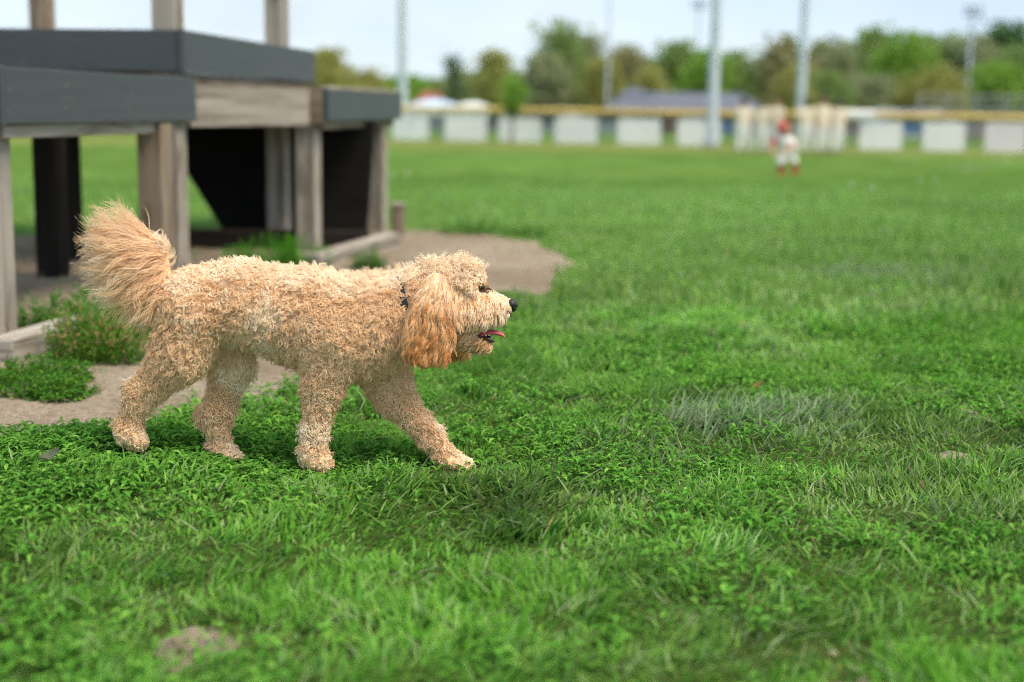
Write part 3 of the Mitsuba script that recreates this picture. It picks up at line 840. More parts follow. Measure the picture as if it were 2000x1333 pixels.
def player(px, base, height, label, shirt, arms, turn, group, cap='cloth_dark'):
    """A standing child seen from behind or the side, in white trousers."""
    o = onground(px, base, 0.0)
    o[2] = float(ground_z(o[0], o[1]))
    c, s = math.cos(turn), math.sin(turn)
    R = lambda q: (q[0] * c - q[1] * s, q[0] * s + q[1] * c, *q[2:])
    hip, sh = 0.062, 0.105
    legs = [((-hip, 0, 0.50, 0.062), (-hip - 0.012, 0.01, 0.27, 0.044)), ((-hip - 0.012, 0.01, 0.27, 0.044), (-hip - 0.02, -0.01, 0.05, 0.028)),
            ((hip, 0, 0.50, 0.062), (hip + 0.012, -0.01, 0.27, 0.044)), ((hip + 0.012, -0.01, 0.27, 0.044), (hip + 0.02, 0.01, 0.05, 0.028)), ((-hip, 0, 0.51, 0.06), (hip, 0, 0.51, 0.06))]
    torso = [((-0.045, 0, 0.53, 0.07), (0.045, 0, 0.53, 0.07)), ((-0.05, 0, 0.56, 0.062), (-sh + 0.02, 0, 0.77, 0.045)), ((0.05, 0, 0.56, 0.062), (sh - 0.02, 0, 0.77, 0.045)), ((-sh, 0, 0.785, 0.034), (sh, 0, 0.785, 0.034)), ((0, 0, 0.6, 0.07), (0, 0, 0.74, 0.06))]
    head = [((0, 0, 0.80, 0.032), (0, 0.005, 0.86, 0.032)), ((0, 0.005, 0.905, 0.060), (0, 0.012, 0.94, 0.062)), ((0, 0.062, 0.905, 0.012), (0, 0.075, 0.895, 0.009)), ((-0.06, 0.0, 0.91, 0.012), (-0.062, -0.004, 0.925, 0.012)), ((0.06, 0.0, 0.91, 0.012), (0.062, -0.004, 0.925, 0.012))]
    am, hands, sleeves = [], [], []
    for sg, (el, ha) in zip((-1, 1), arms):
        A = (sg * sh, 0, 0.78, 0.034)
        E = (sg * sh + sg * el[0], el[1], 0.78 + el[2], 0.027)
        W = (E[0] + sg * ha[0], E[1] + ha[1], E[2] + ha[2], 0.02)
        am += [(A, E), (E, W)]
        sleeves += [(A, tuple(np.array(A) * 0.25 + np.array(E) * 0.75))]
        d = unit_(np.array(W[:3]) - np.array(E[:3]))
        q = np.cross(d, [0, 1, 0.2])
        for k in range(4):
            f0 = np.array(W[:3]) + d * 0.025 + q * (k - 1.5) * 0.011
            f1 = f0 + d * (0.040, 0.046, 0.043, 0.034)[k]
            hands.append(((*f0, 0.008), (*f1, 0.0055)))
        hands.append(((*W[:3], 0.017), (*(np.array(W[:3]) + d * 0.03), 0.017)))
        hands.append(((*(np.array(W[:3]) + d * 0.01), 0.009), (*(np.array(W[:3]) + d * 0.03 + q * 0.034), 0.006)))
    feet = [((sg * (hip + 0.02), -0.012, 0.022, 0.026), (sg * (hip + 0.03), 0.085, 0.016, 0.02)) for sg in (-1, 1)]
    rot = lambda bs: [tuple(R(q) for q in b) for b in bs]
    t = thing('person', label, 'person', group)
    add('body', mikit.ply(chain_mesh(rot(legs + torso + head + am + hands + feet), height, o), 'skin_tone', smooth=True), t)
    add('trousers', mikit.ply(chain_mesh(rot(grow_b(legs, 0.013)), height, o), 'cloth_white', smooth=True), t)
    add('shirt', mikit.ply(chain_mesh(rot(grow_b(torso + sleeves, 0.014)), height, o), shirt, smooth=True), t)
    add('cap', mikit.ply(chain_mesh(rot([((0, 0, 0.945, 0.072), (0, 0.004, 0.965, 0.066)), ((0, 0.06, 0.955, 0.02), (0, 0.11, 0.95, 0.012)), ((0, -0.028, 0.885, 0.050), (0, -0.02, 0.94, 0.060))]), height, o), cap, smooth=True), t)
    for f in feet:
        add('shoe', mikit.ply(chain_mesh(rot(grow_b([f], 0.008)), height, o), 'cloth_dark', smooth=True), t)


down = ((0.03, 0.02, -0.17), (0.0, 0.06, -0.15))
hipw = ((0.09, -0.03, -0.15), (-0.07, 0.05, -0.10))
fold = ((0.05, 0.05, -0.15), (-0.09, 0.10, 0.03))
row = 'players in white trousers standing in a row at the fence'
player(1449, 298, 1.36, 'player in white trousers standing at the left end of the row by the fence', 'cloth_tan', (down, hipw), 0.3, row)
player(1482, 298, 1.33, 'player in white trousers, second from the left in the row', 'cloth_tan', (fold, fold), -0.4, row)
player(1512, 298, 1.38, 'player in white trousers half hidden behind the crouching child', 'cloth_tan', (down, fold), 2.8, row)
player(1571, 299, 1.37, 'player in white trousers just right of the crouching child', 'cloth_tan', (hipw, down), 0.2, row)
player(1604, 299, 1.42, 'player in white trousers, second from the right in the row', 'cloth_tan', (down, down), -2.7, row)
player(1634, 299, 1.36, 'player in white trousers standing at the right end of the row', 'cloth_tan', (fold, hipw), 0.5, row)

# the crouching child in front
o = onground(1536, 341, 0.0)
o[2] = float(ground_z(o[0], o[1]))
yc = o[1]
q3 = lambda px, py, dy=0.0: tuple(at(px, py, yc + dy) - o)
legs = [((*q3(1531, 303, -0.05), 0.062), (*q3(1523, 317, -0.18), 0.046)), ((*q3(1523, 317, -0.18), 0.046), (*q3(1528, 335, -0.02), 0.032)),
        ((*q3(1542, 303, 0.03), 0.062), (*q3(1551, 316, -0.02), 0.046)), ((*q3(1551, 316, -0.02), 0.046), (*q3(1554, 333, 0.16), 0.032)), ((*q3(1531, 303, -0.05), 0.062), (*q3(1542, 303, 0.03), 0.062))]
torso = [((*q3(1536, 300, 0), 0.095), (*q3(1532, 275, -0.06), 0.10)), ((*q3(1519, 272, -0.08), 0.05), (*q3(1543, 273, -0.05), 0.05)), ((*q3(1540, 297, 0), 0.105), (*q3(1539, 281, -0.02), 0.12))]
arms = [((*q3(1517, 272, -0.08), 0.045), (*q3(1507, 283, -0.14), 0.034)), ((*q3(1505, 284, -0.14), 0.034), (*q3(1509, 296, -0.25), 0.026)), ((*q3(1544, 274, -0.05), 0.045), (*q3(1545, 288, -0.14), 0.034)), ((*q3(1545, 288, -0.14), 0.034), (*q3(1533, 297, -0.27), 0.026))]
hand = []
for (hx, hy, hd) in ((1509, 298, -0.27), (1531, 299, -0.29)):
    for k in range(4):
        hand.append(((*q3(hx + k * 1.4 - 2, hy, hd), 0.010), (*q3(hx + k * 1.5 - 2, hy + 3.6 - 0.4 * abs(k - 1.4), hd - 0.05), 0.007)))
    hand.append(((*q3(hx - 3, hy - 1, hd), 0.011), (*q3(hx - 4.4, hy + 1, hd - 0.035), 0.008)))
    hand.append(((*q3(hx, hy - 2, hd + 0.02), 0.024), (*q3(hx, hy, hd), 0.024)))
head = [((*q3(1534, 268, -0.08), 0.04), (*q3(1534, 258, -0.12), 0.05)), ((*q3(1534, 256, -0.12), 0.085), (*q3(1534, 250, -0.14), 0.085)), ((*q3(1532, 255, -0.22), 0.015), (*q3(1532, 256, -0.235), 0.011))]
feet = [((*q3(1528, 337, 0.0), 0.035), (*q3(1522, 339, -0.10), 0.028)), ((*q3(1554, 335, 0.18), 0.035), (*q3(1550, 338, 0.06), 0.028))]
kid = thing('person', 'crouching child in a red helmet, white uniform and red socks in front of the row', 'person')
add('body', mikit.ply(chain_mesh(legs + torso + arms + hand + head + feet, 1.0, o, 0.02), 'skin_tone', smooth=True), kid)
add('trousers', mikit.ply(chain_mesh(grow_b(legs[:1] + legs[2:3] + legs[4:], 0.016), 1.0, o, 0.02), 'cloth_white', smooth=True), kid)
add('shirt', mikit.ply(chain_mesh(grow_b(torso, 0.016), 1.0, o, 0.02), 'cloth_white', smooth=True), kid)
for k in (0, 2):
    add('sleeve', mikit.ply(chain_mesh(grow_b([arms[k]], 0.012), 1.0, o, 0.02), 'cloth_red', smooth=True), kid)
for k in (1, 3):
    add('sock', mikit.ply(chain_mesh(grow_b([legs[k]], 0.012), 1.0, o, 0.02), 'cloth_red', smooth=True), kid)
for f in feet:
    add('shoe', mikit.ply(chain_mesh(grow_b([f], 0.010), 1.0, o, 0.02), 'cloth_red', smooth=True), kid)
add('helmet', mikit.ply(chain_mesh([((*q3(1531, 253, -0.11), 0.106), (*q3(1531, 249, -0.12), 0.104)), ((*q3(1526, 248, -0.20), 0.04), (*q3(1522, 249, -0.25), 0.02))], 1.0, o, 0.02), 'helmet_red', smooth=True), kid)

# ------------------------------------------------------------------ the dog
def fur_bsdf(base, tip, dark):
    def fn(p, n, uv):
        v = noise(p.x * 24, p.y * 24, p.z * 24)
        w = fbm(p.x * 7, p.y * 7, p.z * 7, 2)
        c = mix(base, tip, smoothstep(0.35, 0.8, v))
        return mix(c, dark, smoothstep(0.5, 0.85, w) * 0.55)
    return {'type': 'principled', 'base_color': mikit.proc(fn), 'roughness': 0.58, 'specular': 0.35, 'sheen': 0.3, 'sheen_tint': 0.6}


scene['fur_apricot'] = fur_bsdf((0.80, 0.57, 0.355), (0.84, 0.63, 0.42), (0.74, 0.49, 0.27))
scene['fur_cream'] = fur_bsdf((0.87, 0.72, 0.54), (0.90, 0.78, 0.62), (0.84, 0.65, 0.45))
scene['fur_ochre'] = fur_bsdf((0.73, 0.45, 0.23), (0.79, 0.53, 0.30), (0.66, 0.37, 0.16))
scene['fur_rust'] = fur_bsdf((0.60, 0.29, 0.11), (0.68, 0.38, 0.17), (0.50, 0.21, 0.07))
scene['fur_umber'] = fur_bsdf((0.12, 0.065, 0.035), (0.2, 0.12, 0.07), (0.06, 0.03, 0.02))
scene['dog_skin'] = {'type': 'principled', 'base_color': mikit.proc(lambda p, n, uv: mix((0.80, 0.56, 0.35), (0.86, 0.66, 0.45), fbm(p.x * 40, p.y * 40, p.z * 40, 2))), 'roughness': 0.8, 'specular': 0.1}
scene['dog_nose'] = {'type': 'bumpmap', 'arbitrary': mikit.proc(lambda p, n, uv: noise(p.x * 900, p.y * 900, p.z * 900) * 0.0004, eps=3e-4), 'bsdf': {'type': 'principled', 'base_color': {'type': 'rgb', 'value': [0.018, 0.017, 0.02]}, 'roughness': 0.38, 'specular': 0.6}}
scene['dog_eye'] = {'type': 'principled', 'base_color': {'type': 'rgb', 'value': [0.02, 0.010, 0.006]}, 'roughness': 0.08, 'specular': 0.7}
scene['dog_lip'] = {'type': 'principled', 'base_color': {'type': 'rgb', 'value': [0.06, 0.02, 0.024]}, 'roughness': 0.35, 'specular': 0.5}
scene['dog_tongue'] = {'type': 'principled', 'base_color': mikit.proc(lambda p, n, uv: mix((0.52, 0.08, 0.10), (0.66, 0.16, 0.17), noise(p.x * 300, p.y * 300, p.z * 300))), 'roughness': 0.3, 'specular': 0.6}
scene['dog_teeth'] = {'type': 'principled', 'base_color': {'type': 'rgb', 'value': [0.75, 0.70, 0.58]}, 'roughness': 0.3}
scene['collar_webbing'] = {'type': 'principled', 'base_color': {'type': 'rgb', 'value': [0.02, 0.022, 0.026]}, 'roughness': 0.7}

for k_ in ('dog_skin', 'dog_eye', 'dog_lip', 'dog_tongue', 'dog_teeth'):
    scene[k_] = {'type': 'twosided', 'bsdf': scene[k_]}
YD = 3.93
PX = YD / math.cos(PITCH) / FPX * 1.0          # metres per photograph pixel at the dog


def J(px, py, lat=0.0):
    return at(px, py, YD + lat)


NEAR, FAR, HIND = -0.065, 0.05, -0.04
# name, (px, py, lateral, radius px) of both ends, lateral squash, region
BONES = [
    ('rump', (386, 595, 0, 69), (470, 590, 0, 74), 0.92, 'body'),
    ('loin', (470, 590, 0, 74), (600, 618, 0, 85), 0.88, 'body'),
    ('chest', (600, 622, 0, 86), (712, 642, 0, 90), 0.82, 'body'),
    ('shoulders', (690, 640, 0, 86), (752, 640, 0, 72), 0.85, 'body'),
    ('neck', (738, 617, 0, 72), (842, 586, 0, 62), 0.85, 'neck'),
    ('skull', (856, 567, 0, 50), (896, 563, 0, 44), 0.92, 'skull'),
    ('brow', (902, 546, -0.028, 25), (913, 547, -0.028, 21), 1.0, 'skull'),
    ('brow', (902, 546, 0.028, 25), (913, 547, 0.028, 21), 1.0, 'skull'),
    ('muzzle', (915, 592, 0, 40), (985, 600, 0, 19), 1.0, 'muzzle'),
    ('cheek', (885, 600, -0.03, 44), (925, 606, -0.018, 30), 1.0, 'muzzle'),
    ('cheek', (885, 600, 0.03, 44), (925, 606, 0.018, 30), 1.0, 'muzzle'),
    ('jaw', (880, 640, 0, 33), (950, 670, 0, 9), 1.1, 'chin'),
    ('thigh', (378, 615, HIND - 0.012, 61), (354, 690, HIND - 0.012, 49), 0.75, 'thigh'),
    ('shin', (352, 690, HIND - 0.012, 46), (276, 775, HIND, 22), 0.8, 'leg'),
    ('hock', (272, 770, HIND, 19), (248, 838, HIND, 15), 0.9, 'leg'),
    ('paw', (246, 842, HIND, 15), (263, 862, HIND, 8), 1.2, 'paw'),
    ('thigh', (425, 630, FAR * 0.8, 59), (455, 715, FAR, 37), 0.75, 'thigh'),
    ('shin', (455, 715, FAR, 31), (425, 805, FAR, 22), 0.8, 'leg'),
    ('hock', (424, 805, FAR, 21), (428, 878, FAR, 13), 0.9, 'leg'),
    ('paw', (428, 888, FAR, 19), (456, 900, FAR, 11), 1.2, 'paw'),
    ('arm', (655, 665, NEAR, 69), (632, 745, NEAR, 37), 0.65, 'leg'),
    ('forearm', (632, 745, NEAR, 31), (615, 842, NEAR, 17), 0.9, 'leg'),
    ('pastern', (615, 842, NEAR, 17), (610, 885, NEAR, 15), 1.0, 'leg'),
    ('paw', (608, 893, NEAR, 19), (622, 902, NEAR, 12), 1.2, 'paw'),
    ('arm', (735, 690, FAR * 0.8, 59), (766, 768, FAR, 35), 0.7, 'leg'),
    ('forearm', (766, 768, FAR, 28), (842, 852, FAR, 17), 0.9, 'leg'),
    ('pastern', (842, 852, FAR, 17), (872, 896, FAR, 11), 1.0, 'leg'),
    ('paw', (872, 902, FAR, 16), (900, 912, FAR, 11), 1.3, 'paw'),
    ('hock', (276, 768, HIND, 17), (259, 754, HIND, 8), 1.0, 'leg'),
    ('hock', (420, 808, FAR, 18), (396, 818, FAR, 8), 1.0, 'leg'),
] + [('paw', (x0, y0, l0 + d, 13), (x1, y1, l0 + d * 1.2, 9), 1.0, 'paw') for (x0, y0, x1, y1, l0) in ((254, 852, 272, 864, HIND), (446, 898, 466, 905, FAR), (618, 900, 634, 908, NEAR), (890, 908, 912, 915, FAR)) for d in (-0.018, 0.0, 0.018)]


def bone_sdf(P, bone):
    _, a, b, squash, _ = bone
    A, B = J(*a[:3]), J(*b[:3])
    ra, rb = a[3] * PX, b[3] * PX
    ab = B - A
    t = np.clip(((P - A) @ ab) / (ab @ ab), 0, 1)
    d = P - (A + t[..., None] * ab)
    d = d * np.array([1, 1 / squash, 1])
    return np.linalg.norm(d, axis=-1) - (ra + (rb - ra) * t)


def body_sdf(P, k=0.022):
    tot = 0
    for b in BONES:
        tot = tot + np.exp(-bone_sdf(P, b) / k * 1.0)
    return -k * np.log(tot + 1e-30)


H = 0.0085
lo = np.array([-1.22, YD - 0.24, -0.07])
hi = np.array([0.06, YD + 0.24, 0.66])
gx, gy, gz = [np.arange(lo[k], hi[k], H) for k in range(3)]
G = np.stack(np.meshgrid(gx, gy, gz, indexing='ij'), -1)
VAL = np.empty(G.shape[:3])
for i in range(len(gx)):
    VAL[i] = body_sdf(G[i], 0.011)
# the open mouth: a wedge cut between the upper lip and the jaw
mA, mB = J(918, 645), J(1000, 650)
mc = mB - mA
tm = np.clip(((G - mA) @ mc) / (mc @ mc), 0, 1)
wedge = np.linalg.norm((G - (mA + tm[..., None] * mc)) * np.array([1, 0.35, 1]), axis=-1) - (0.003 + 0.011 * tm)
VAL = np.maximum(VAL, -wedge)
skin_v, skin_f = surface_nets(VAL, lo, H)
skin = trimesh.Trimesh(skin_v, skin_f, process=False)
import scipy.sparse as sps
ea = skin.edges_unique
W_ = sps.coo_matrix((np.ones(2 * len(ea)), (np.r_[ea[:, 0], ea[:, 1]], np.r_[ea[:, 1], ea[:, 0]])), shape=(len(skin_v),) * 2).tocsr()
W_ = sps.diags(1 / np.maximum(np.asarray(W_.sum(1)).ravel(), 1)) @ W_
sv = skin_v.copy()
for _ in range(4):
    for lam in (0.5, -0.52):
        sv = sv + lam * (W_ @ sv - sv)
skin.vertices = sv
skin.fix_normals()
DOG = thing('dog', 'curly apricot dog with long ears walking across the grass with its tail raised', 'dog')
add('body', mikit.ply(skin, 'dog_skin', smooth=True), DOG)

CURVES = meshkit.FOLDER
os.makedirs(CURVES, exist_ok=True)


def write_curves(name, strands):
    """strands: list of arrays (count, points, 4) -> a file of round hairs."""
    path = os.path.join(CURVES, name + '.txt')
    with open(path, 'w') as out:
        for block in strands:
            b = block
            rows = ['%.5f %.5f %.5f %.6f' % tuple(r) for r in b.reshape(-1, 4)]
            m = b.shape[1]
            out.write('\n\n'.join('\n'.join(rows[i * m:(i + 1) * m]) for i in range(len(b))) + '\n\n')
    return path


def unit(v):
    return v / (np.linalg.norm(v, axis=-1, keepdims=True) + 1e-12)


def grow(root, nrm, flow, L, amp, turns, S, M, spread, r0, lift=(1.0, 0.3), r1=0.35, jitter=0.15, clump=0.6, droop=0.0, phase_mix=0.5, phase=None, bow=0.0, grow_amp=False, flat=1.0):
    """Locks of S strands with M points each: start along the normal, lie over into the flow, curl with the given turns."""
    K = len(root)
    L = np.broadcast_to(L, (K,))
    amp = np.broadcast_to(amp, (K,))
    turns = np.broadcast_to(turns, (K,))
    flow = unit(flow - nrm * (flow * nrm).sum(-1, keepdims=True) * 0.9)
    flow = unit(flow + RNG.normal(0, jitter, (K, 3)))
    t = np.linspace(0, 1, M)
    w = (lift[0] + (lift[1] - lift[0]) * t)                              # share of the normal in the growing direction
    d = unit(nrm[:, None] * w[None, :, None] + flow[:, None] * (1 - w * 0.8)[None, :, None] + np.array([0, 0, -1.0]) * (droop * t)[None, :, None])
    step = L[:, None, None] / (M - 1)
    c = root[:, None] + np.concatenate([np.zeros((K, 1, 3)), np.cumsum(d[:, :-1] * step, 1)], 1)
    side = unit(np.cross(d, nrm[:, None] + 1e-3))
    bi = np.cross(d, side)
    ph0 = RNG.uniform(0, 2 * np.pi, K) if phase is None else phase
    sgn = np.where(RNG.random(K) < 0.5, -1.0, 1.0) if phase is None else np.ones(K)
    bw = np.clip(RNG.normal(0, 1, (K, 1)), -1.4, 1.4) * bow
    out = np.empty((K, S, M, 4))
    ang = RNG.uniform(0, 2 * np.pi, (K, S))
    rad = spread * np.sqrt(RNG.random((K, S)))
    ox, oy = rad * np.cos(ang), rad * np.sin(ang)
    for s in range(S):
        ph = ph0 + RNG.normal(0, phase_mix, K)
        a = amp * RNG.uniform(0.7, 1.25, K)
        arg = ph[:, None] + sgn[:, None] * 2 * np.pi * turns[:, None] * t[None] * RNG.uniform(0.9, 1.1, (K, 1))
        ramp = (t ** 1.3 * 1.3 if grow_amp else np.minimum(1, t * 3.0))[None] * a[:, None]
        fl = 1 - clump * t
        off = side * ((np.cos(arg) - np.cos(ph)[:, None]) * ramp + ox[:, s, None] * fl)[..., None] + bi * ((np.sin(arg) - np.sin(ph)[:, None]) * ramp * flat + oy[:, s, None] * fl)[..., None]
        ls = RNG.uniform(0.85, 1.0, K)[:, None, None]
        out[:, s, :, :3] = root[:, None] + (c - root[:, None]) * ls + off + bi * (bw * t[None] ** 2 * L[:, None])[..., None]
        out[:, s, :, 3] = (r0 * (1 - (1 - r1) * t ** 2))[None]
    return out.reshape(K * S, M, 4)


def ringlets(root, nrm, flow, rho, S, M):
    """Small C and S shaped curls: bundles of hairs that arc round in the plane of the coat and dive back into it."""
    K = len(root)
    t = np.linspace(0, 1, M)
    a = unit(flow - nrm * (flow * nrm).sum(-1, keepdims=True) + RNG.normal(0, 0.5, (K, 3)))
    a = unit(a - nrm * (a * nrm).sum(-1, keepdims=True))
    b = np.cross(nrm, a)
    r = rho * RNG.uniform(0.65, 1.35, K)
    sweep = np.radians(RNG.uniform(190, 340, K)) * np.where(RNG.random(K) < 0.5, -1, 1)
    drift = rho * RNG.uniform(1.0, 3.2, K)
    top = RNG.uniform(0.007, 0.0125, K) * (1.0 if rho > 0.003 else 0.6)
    th = sweep[:, None] * (t[None] - 0.1)
    out = np.empty((K, S, M, 4))
    for s_ in range(S):
        rr = (r * RNG.uniform(0.82, 1.15, K))[:, None]
        dz = RNG.normal(0, 0.0011, K)[:, None]
        z = top[:, None] * np.sin(np.pi * (0.12 + 0.80 * t[None])) ** 0.7 + dz
        u = rr * np.sin(th) + drift[:, None] * t[None]
        v = rr * (1 - np.cos(th))
        out[:, s_, :, :3] = root[:, None] + a[:, None] * u[..., None] + b[:, None] * v[..., None] + nrm[:, None] * z[..., None]
        out[:, s_, :, 3] = 0.00095 * (1 - 0.45 * np.abs(2 * t - 1) ** 3)[None]
    return out.reshape(K * S, M, 4)


def sample_mesh(mesh, count, seed):
    p, fi = trimesh.sample.sample_surface(mesh, count, seed=seed)
    return np.array(p), np.array(mesh.face_normals[fi])


def pix(P):
    d = P - CAM
    z = d @ _f
    return np.stack([1000 + FPX * (d @ RIGHT) / z, 666.5 - FPX * (d @ UP) / z], -1)


FUR = {'fur_apricot': [], 'fur_cream': [], 'fur_ochre': [], 'fur_umber': [], 'fur_rust': []}


def deal(st, S, shares, roots=None, bias=None, spread=1.0):
    """Deals whole locks to the shades; spread below 1 keeps neighbours alike."""
    K = len(st) // S
    u = RNG.random(K) * spread + 0.5 * (1 - spread)
    if bias is not None:
        u = np.clip(u + bias, 0, 0.9999)
    cls = np.searchsorted(np.cumsum(shares), u)
    st = st.reshape(K, S, *st.shape[1:])
    for i, k in enumerate(('fur_cream', 'fur_apricot', 'fur_ochre')):
        sel = st[np.minimum(cls, 2) == i]
        if len(sel):
            FUR[k].append(sel.reshape(-1, *st.shape[2:]))


# --- the curly coat of trunk, neck and legs
P, N = sample_mesh(skin, 19000, 3)
D = np.stack([bone_sdf(P, b) for b in BONES], -1)
reg = np.array([b[4] for b in BONES])[D.argmin(-1)]
pp = pix(P)
coat = np.isin(reg, ['body', 'neck', 'thigh', 'leg', 'paw', 'skull'])
coat &= ~((np.hypot(pp[:, 0] - 944, pp[:, 1] - 562) < 19) & (reg == 'skull'))
P, N, reg, pp = P[coat], N[coat], reg[coat], pp[coat]
# thin the hidden belly and inner legs
flow = np.tile(np.array([-0.45, 0, -0.75]), (len(P), 1))
legs = np.isin(reg, ['leg', 'paw'])
flow[legs] = (-0.15, 0, -1)
top = (reg == 'body') & (N[:, 2] > 0.5)
flow[top] = (-0.9, 0, -0.1)
sk = reg == 'skull'
flow[sk] = np.stack([0.5 + 0 * P[sk, 0], np.sign(P[sk, 1] - YD) * 0.6, -0.35 + 0 * P[sk, 0]], -1)
shade = meshkit.fbm(P * 9.0, 2, seed=8) - 0.5
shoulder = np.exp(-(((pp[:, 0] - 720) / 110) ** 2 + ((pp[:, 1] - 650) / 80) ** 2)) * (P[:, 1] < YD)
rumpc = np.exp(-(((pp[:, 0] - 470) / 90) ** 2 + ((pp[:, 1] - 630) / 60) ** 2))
bias = shade * 0.5 + 0.30 * shoulder - 0.12 * rumpc - 0.25 * (N[:, 2] > 0.6)  # fur facing up is dealt paler: top light put into the colour
for R, L, amp, wave, S, spread, shares, lift, jit in (
        ('body', 0.035, 0.0036, 0.023, 6, 0.0042, (0.42, 0.54, 0.04), (0.55, 0.0), 0.65),
        ('neck', 0.036, 0.0040, 0.024, 6, 0.0042, (0.42, 0.53, 0.05), (0.58, 0.0), 0.7),
        ('thigh', 0.032, 0.0026, 0.020, 6, 0.0042, (0.40, 0.57, 0.03), (0.55, 0.0), 0.5),
        ('leg', 0.029, 0.0038, 0.021, 6, 0.0038, (0.36, 0.62, 0.02), (0.58, 0.02), 0.55),
        ('paw', 0.012, 0.0016, 0.014, 4, 0.0024, (0.45, 0.50, 0.05), (0.5, 0.03), 0.3),
        ('skull', 0.040, 0.0052, 0.027, 6, 0.0042, (0.74, 0.25, 0.01), (0.8, 0.12), 0.6)):
    m = reg == R
    k = m.sum()
    Lk = L * RNG.uniform(0.65, 1.2, k) * (1 - 0.5 * ((pp[m, 0] > 918) & (pp[m, 1] > 530)) * (R == 'skull'))
    # the clipped back and rump lie smoother, the shoulder curls tighter
    smooth = np.clip((620 - pp[m, 0]) / 160, 0, 1) * np.clip((640 - pp[m, 1]) / 70, 0, 1) * (R in ('body', 'thigh'))
    curl = np.exp(-(((pp[m, 0] - 700) / 120) ** 2 + ((pp[m, 1] - 650) / 90) ** 2)) * (R in ('body', 'neck', 'leg'))
    Ak = amp * RNG.uniform(0.7, 1.3, k) * (1 - 0.5 * smooth + 0.35 * curl)
    st = grow((P[m] - N[m] * 0.003), N[m], flow[m], Lk * (1 - 0.28 * smooth), Ak * 0.85, Lk / wave * RNG.uniform(0.8, 1.2, k), S, 8, 0.0058, 0.00078, lift=lift, jitter=jit, clump=0.1, r1=0.5, phase_mix=1.3, flat=0.6)
    deal(st, S, shares, bias=bias[m] * 1.25, spread=0.06)
    # ringlets lying on the coat, their ends turned in
    rho = {'paw': 0.0026, 'leg': 0.0042, 'thigh': 0.0042, 'skull': 0.0064}.get(R, 0.0046)
    pick = RNG.random(k) < np.where(smooth > 0.3, 0.22, 0.62)
    st = ringlets(P[m][pick], N[m][pick], flow[m][pick], rho, 4, 10)
    deal(st, 4, (shares[0] + 0.06, shares[1] - 0.06, shares[2]), bias=bias[m][pick] * 1.25, spread=0.12)  # ringlets dealt slightly paler, standing in for highlights on the curls


def flush(part, sub=None):
    """Writes the locks dealt so far as one part of the dog; its shades are pieces of that part."""
    key = None
    for n, (shade_name, blocks) in enumerate(FUR.items()):
        if blocks:
            shape = {'type': 'linearcurve', 'filename': write_curves(f'{part}_{len(scene)}', blocks), 'bsdf': {'type': 'ref', 'id': shade_name}}
            if key is None:
                key = add(part, shape, DOG, kind='stuff')
            else:
                scene[f'{key}__{n:03d}'] = shape
            FUR[shade_name] = []
    return key


flush('coat')


def near_surface(px, py, r=7):
    """The skin point that faces the camera at the pixel."""
    q = pix(np.array(skin.vertices))
    d = np.hypot(q[:, 0] - px, q[:, 1] - py)
    c = np.where(d < r)[0]
    if len(c) == 0:
        return J(px, py, -0.04)
    return np.array(skin.vertices)[c[np.array(skin.vertices)[c, 1].argmin()]]


# --- face: brows, cheeks, beard
P, N = sample_mesh(skin, 60000, 5)
D = np.stack([bone_sdf(P, b) for b in BONES], -1)
reg = np.array([b[4] for b in BONES])[D.argmin(-1)]
pp = pix(P)
face = np.isin(reg, ['muzzle', 'chin']) & (pp[:, 0] < 1000)
P, N, reg, pp = P[face], N[face], reg[face], pp[face]
eye_px = np.array([944, 563])
noseward = np.hypot(pp[:, 0] - 1002, pp[:, 1] - 598) > 15
offeye = np.hypot(pp[:, 0] - eye_px[0], pp[:, 1] - eye_px[1]) > 11
mz = (reg == 'muzzle') & noseward & offeye & (N[:, 2] > -0.75)
k = mz.sum()
keep = RNG.random(len(P)) < np.where(mz, 1500 / max(k, 1), 0)
p, n, q = P[keep], N[keep], pp[keep]
bridge = np.clip((n[:, 2] - 0.2) / 0.6, 0, 1)
fl = np.stack([-0.25 - 0.2 * bridge + 0.25 * (q[:, 0] > 965), np.sign(p[:, 1] - YD) * 0.5 * bridge, -1.0 + 0.5 * bridge], -1)
room = np.clip((np.where(q[:, 0] > 960, 650 - (q[:, 0] - 960) * 0.45, 652) - q[:, 1]) * PX, 0.010, 0.06)
L = np.clip(room * RNG.uniform(0.75, 1.05, len(p)), 0.009, 0.056) * (1 - 0.78 * bridge)
st = grow(p - n * 0.001, n, fl, L, 0.0018, L / 0.034, 7, 10, 0.0034, 0.0007, lift=(0.34, 0.0), jitter=0.10, droop=0.5, r1=0.4, phase=meshkit.noise(p * 30) * 9, phase_mix=0.3)
front = np.clip((q[:, 0] - 900) / 90, 0, 1)
deal(st, 7, (0.42, 0.42, 0.16), spread=0.7, bias=-0.34 * front + 0.22 * np.exp(-((q[:, 0] - 925) / 25) ** 2 - ((q[:, 1] - 590) / 14) ** 2))
ch = (reg == 'chin') & (N[:, 2] < 0.4) & ~((pp[:, 0] > 926) & (pp[:, 1] < 660))
keep = RNG.random(len(P)) < np.where(ch, 1150 / max(ch.sum(), 1), 0)
p, n, q = P[keep], N[keep], pp[keep]
fl = np.tile(np.array([-0.95, 0, -0.3]), (len(p), 1))
st = grow(p - n * 0.001, n, fl, RNG.uniform(0.026, 0.044, len(p)), 0.0022, 0.9, 7, 8, 0.0028, 0.0008, lift=(0.5, 0.05), jitter=0.2, droop=0.2, r1=0.4)
deal(st, 7, (0.03, 0.37, 0.6))
flush('muzzle_hair')

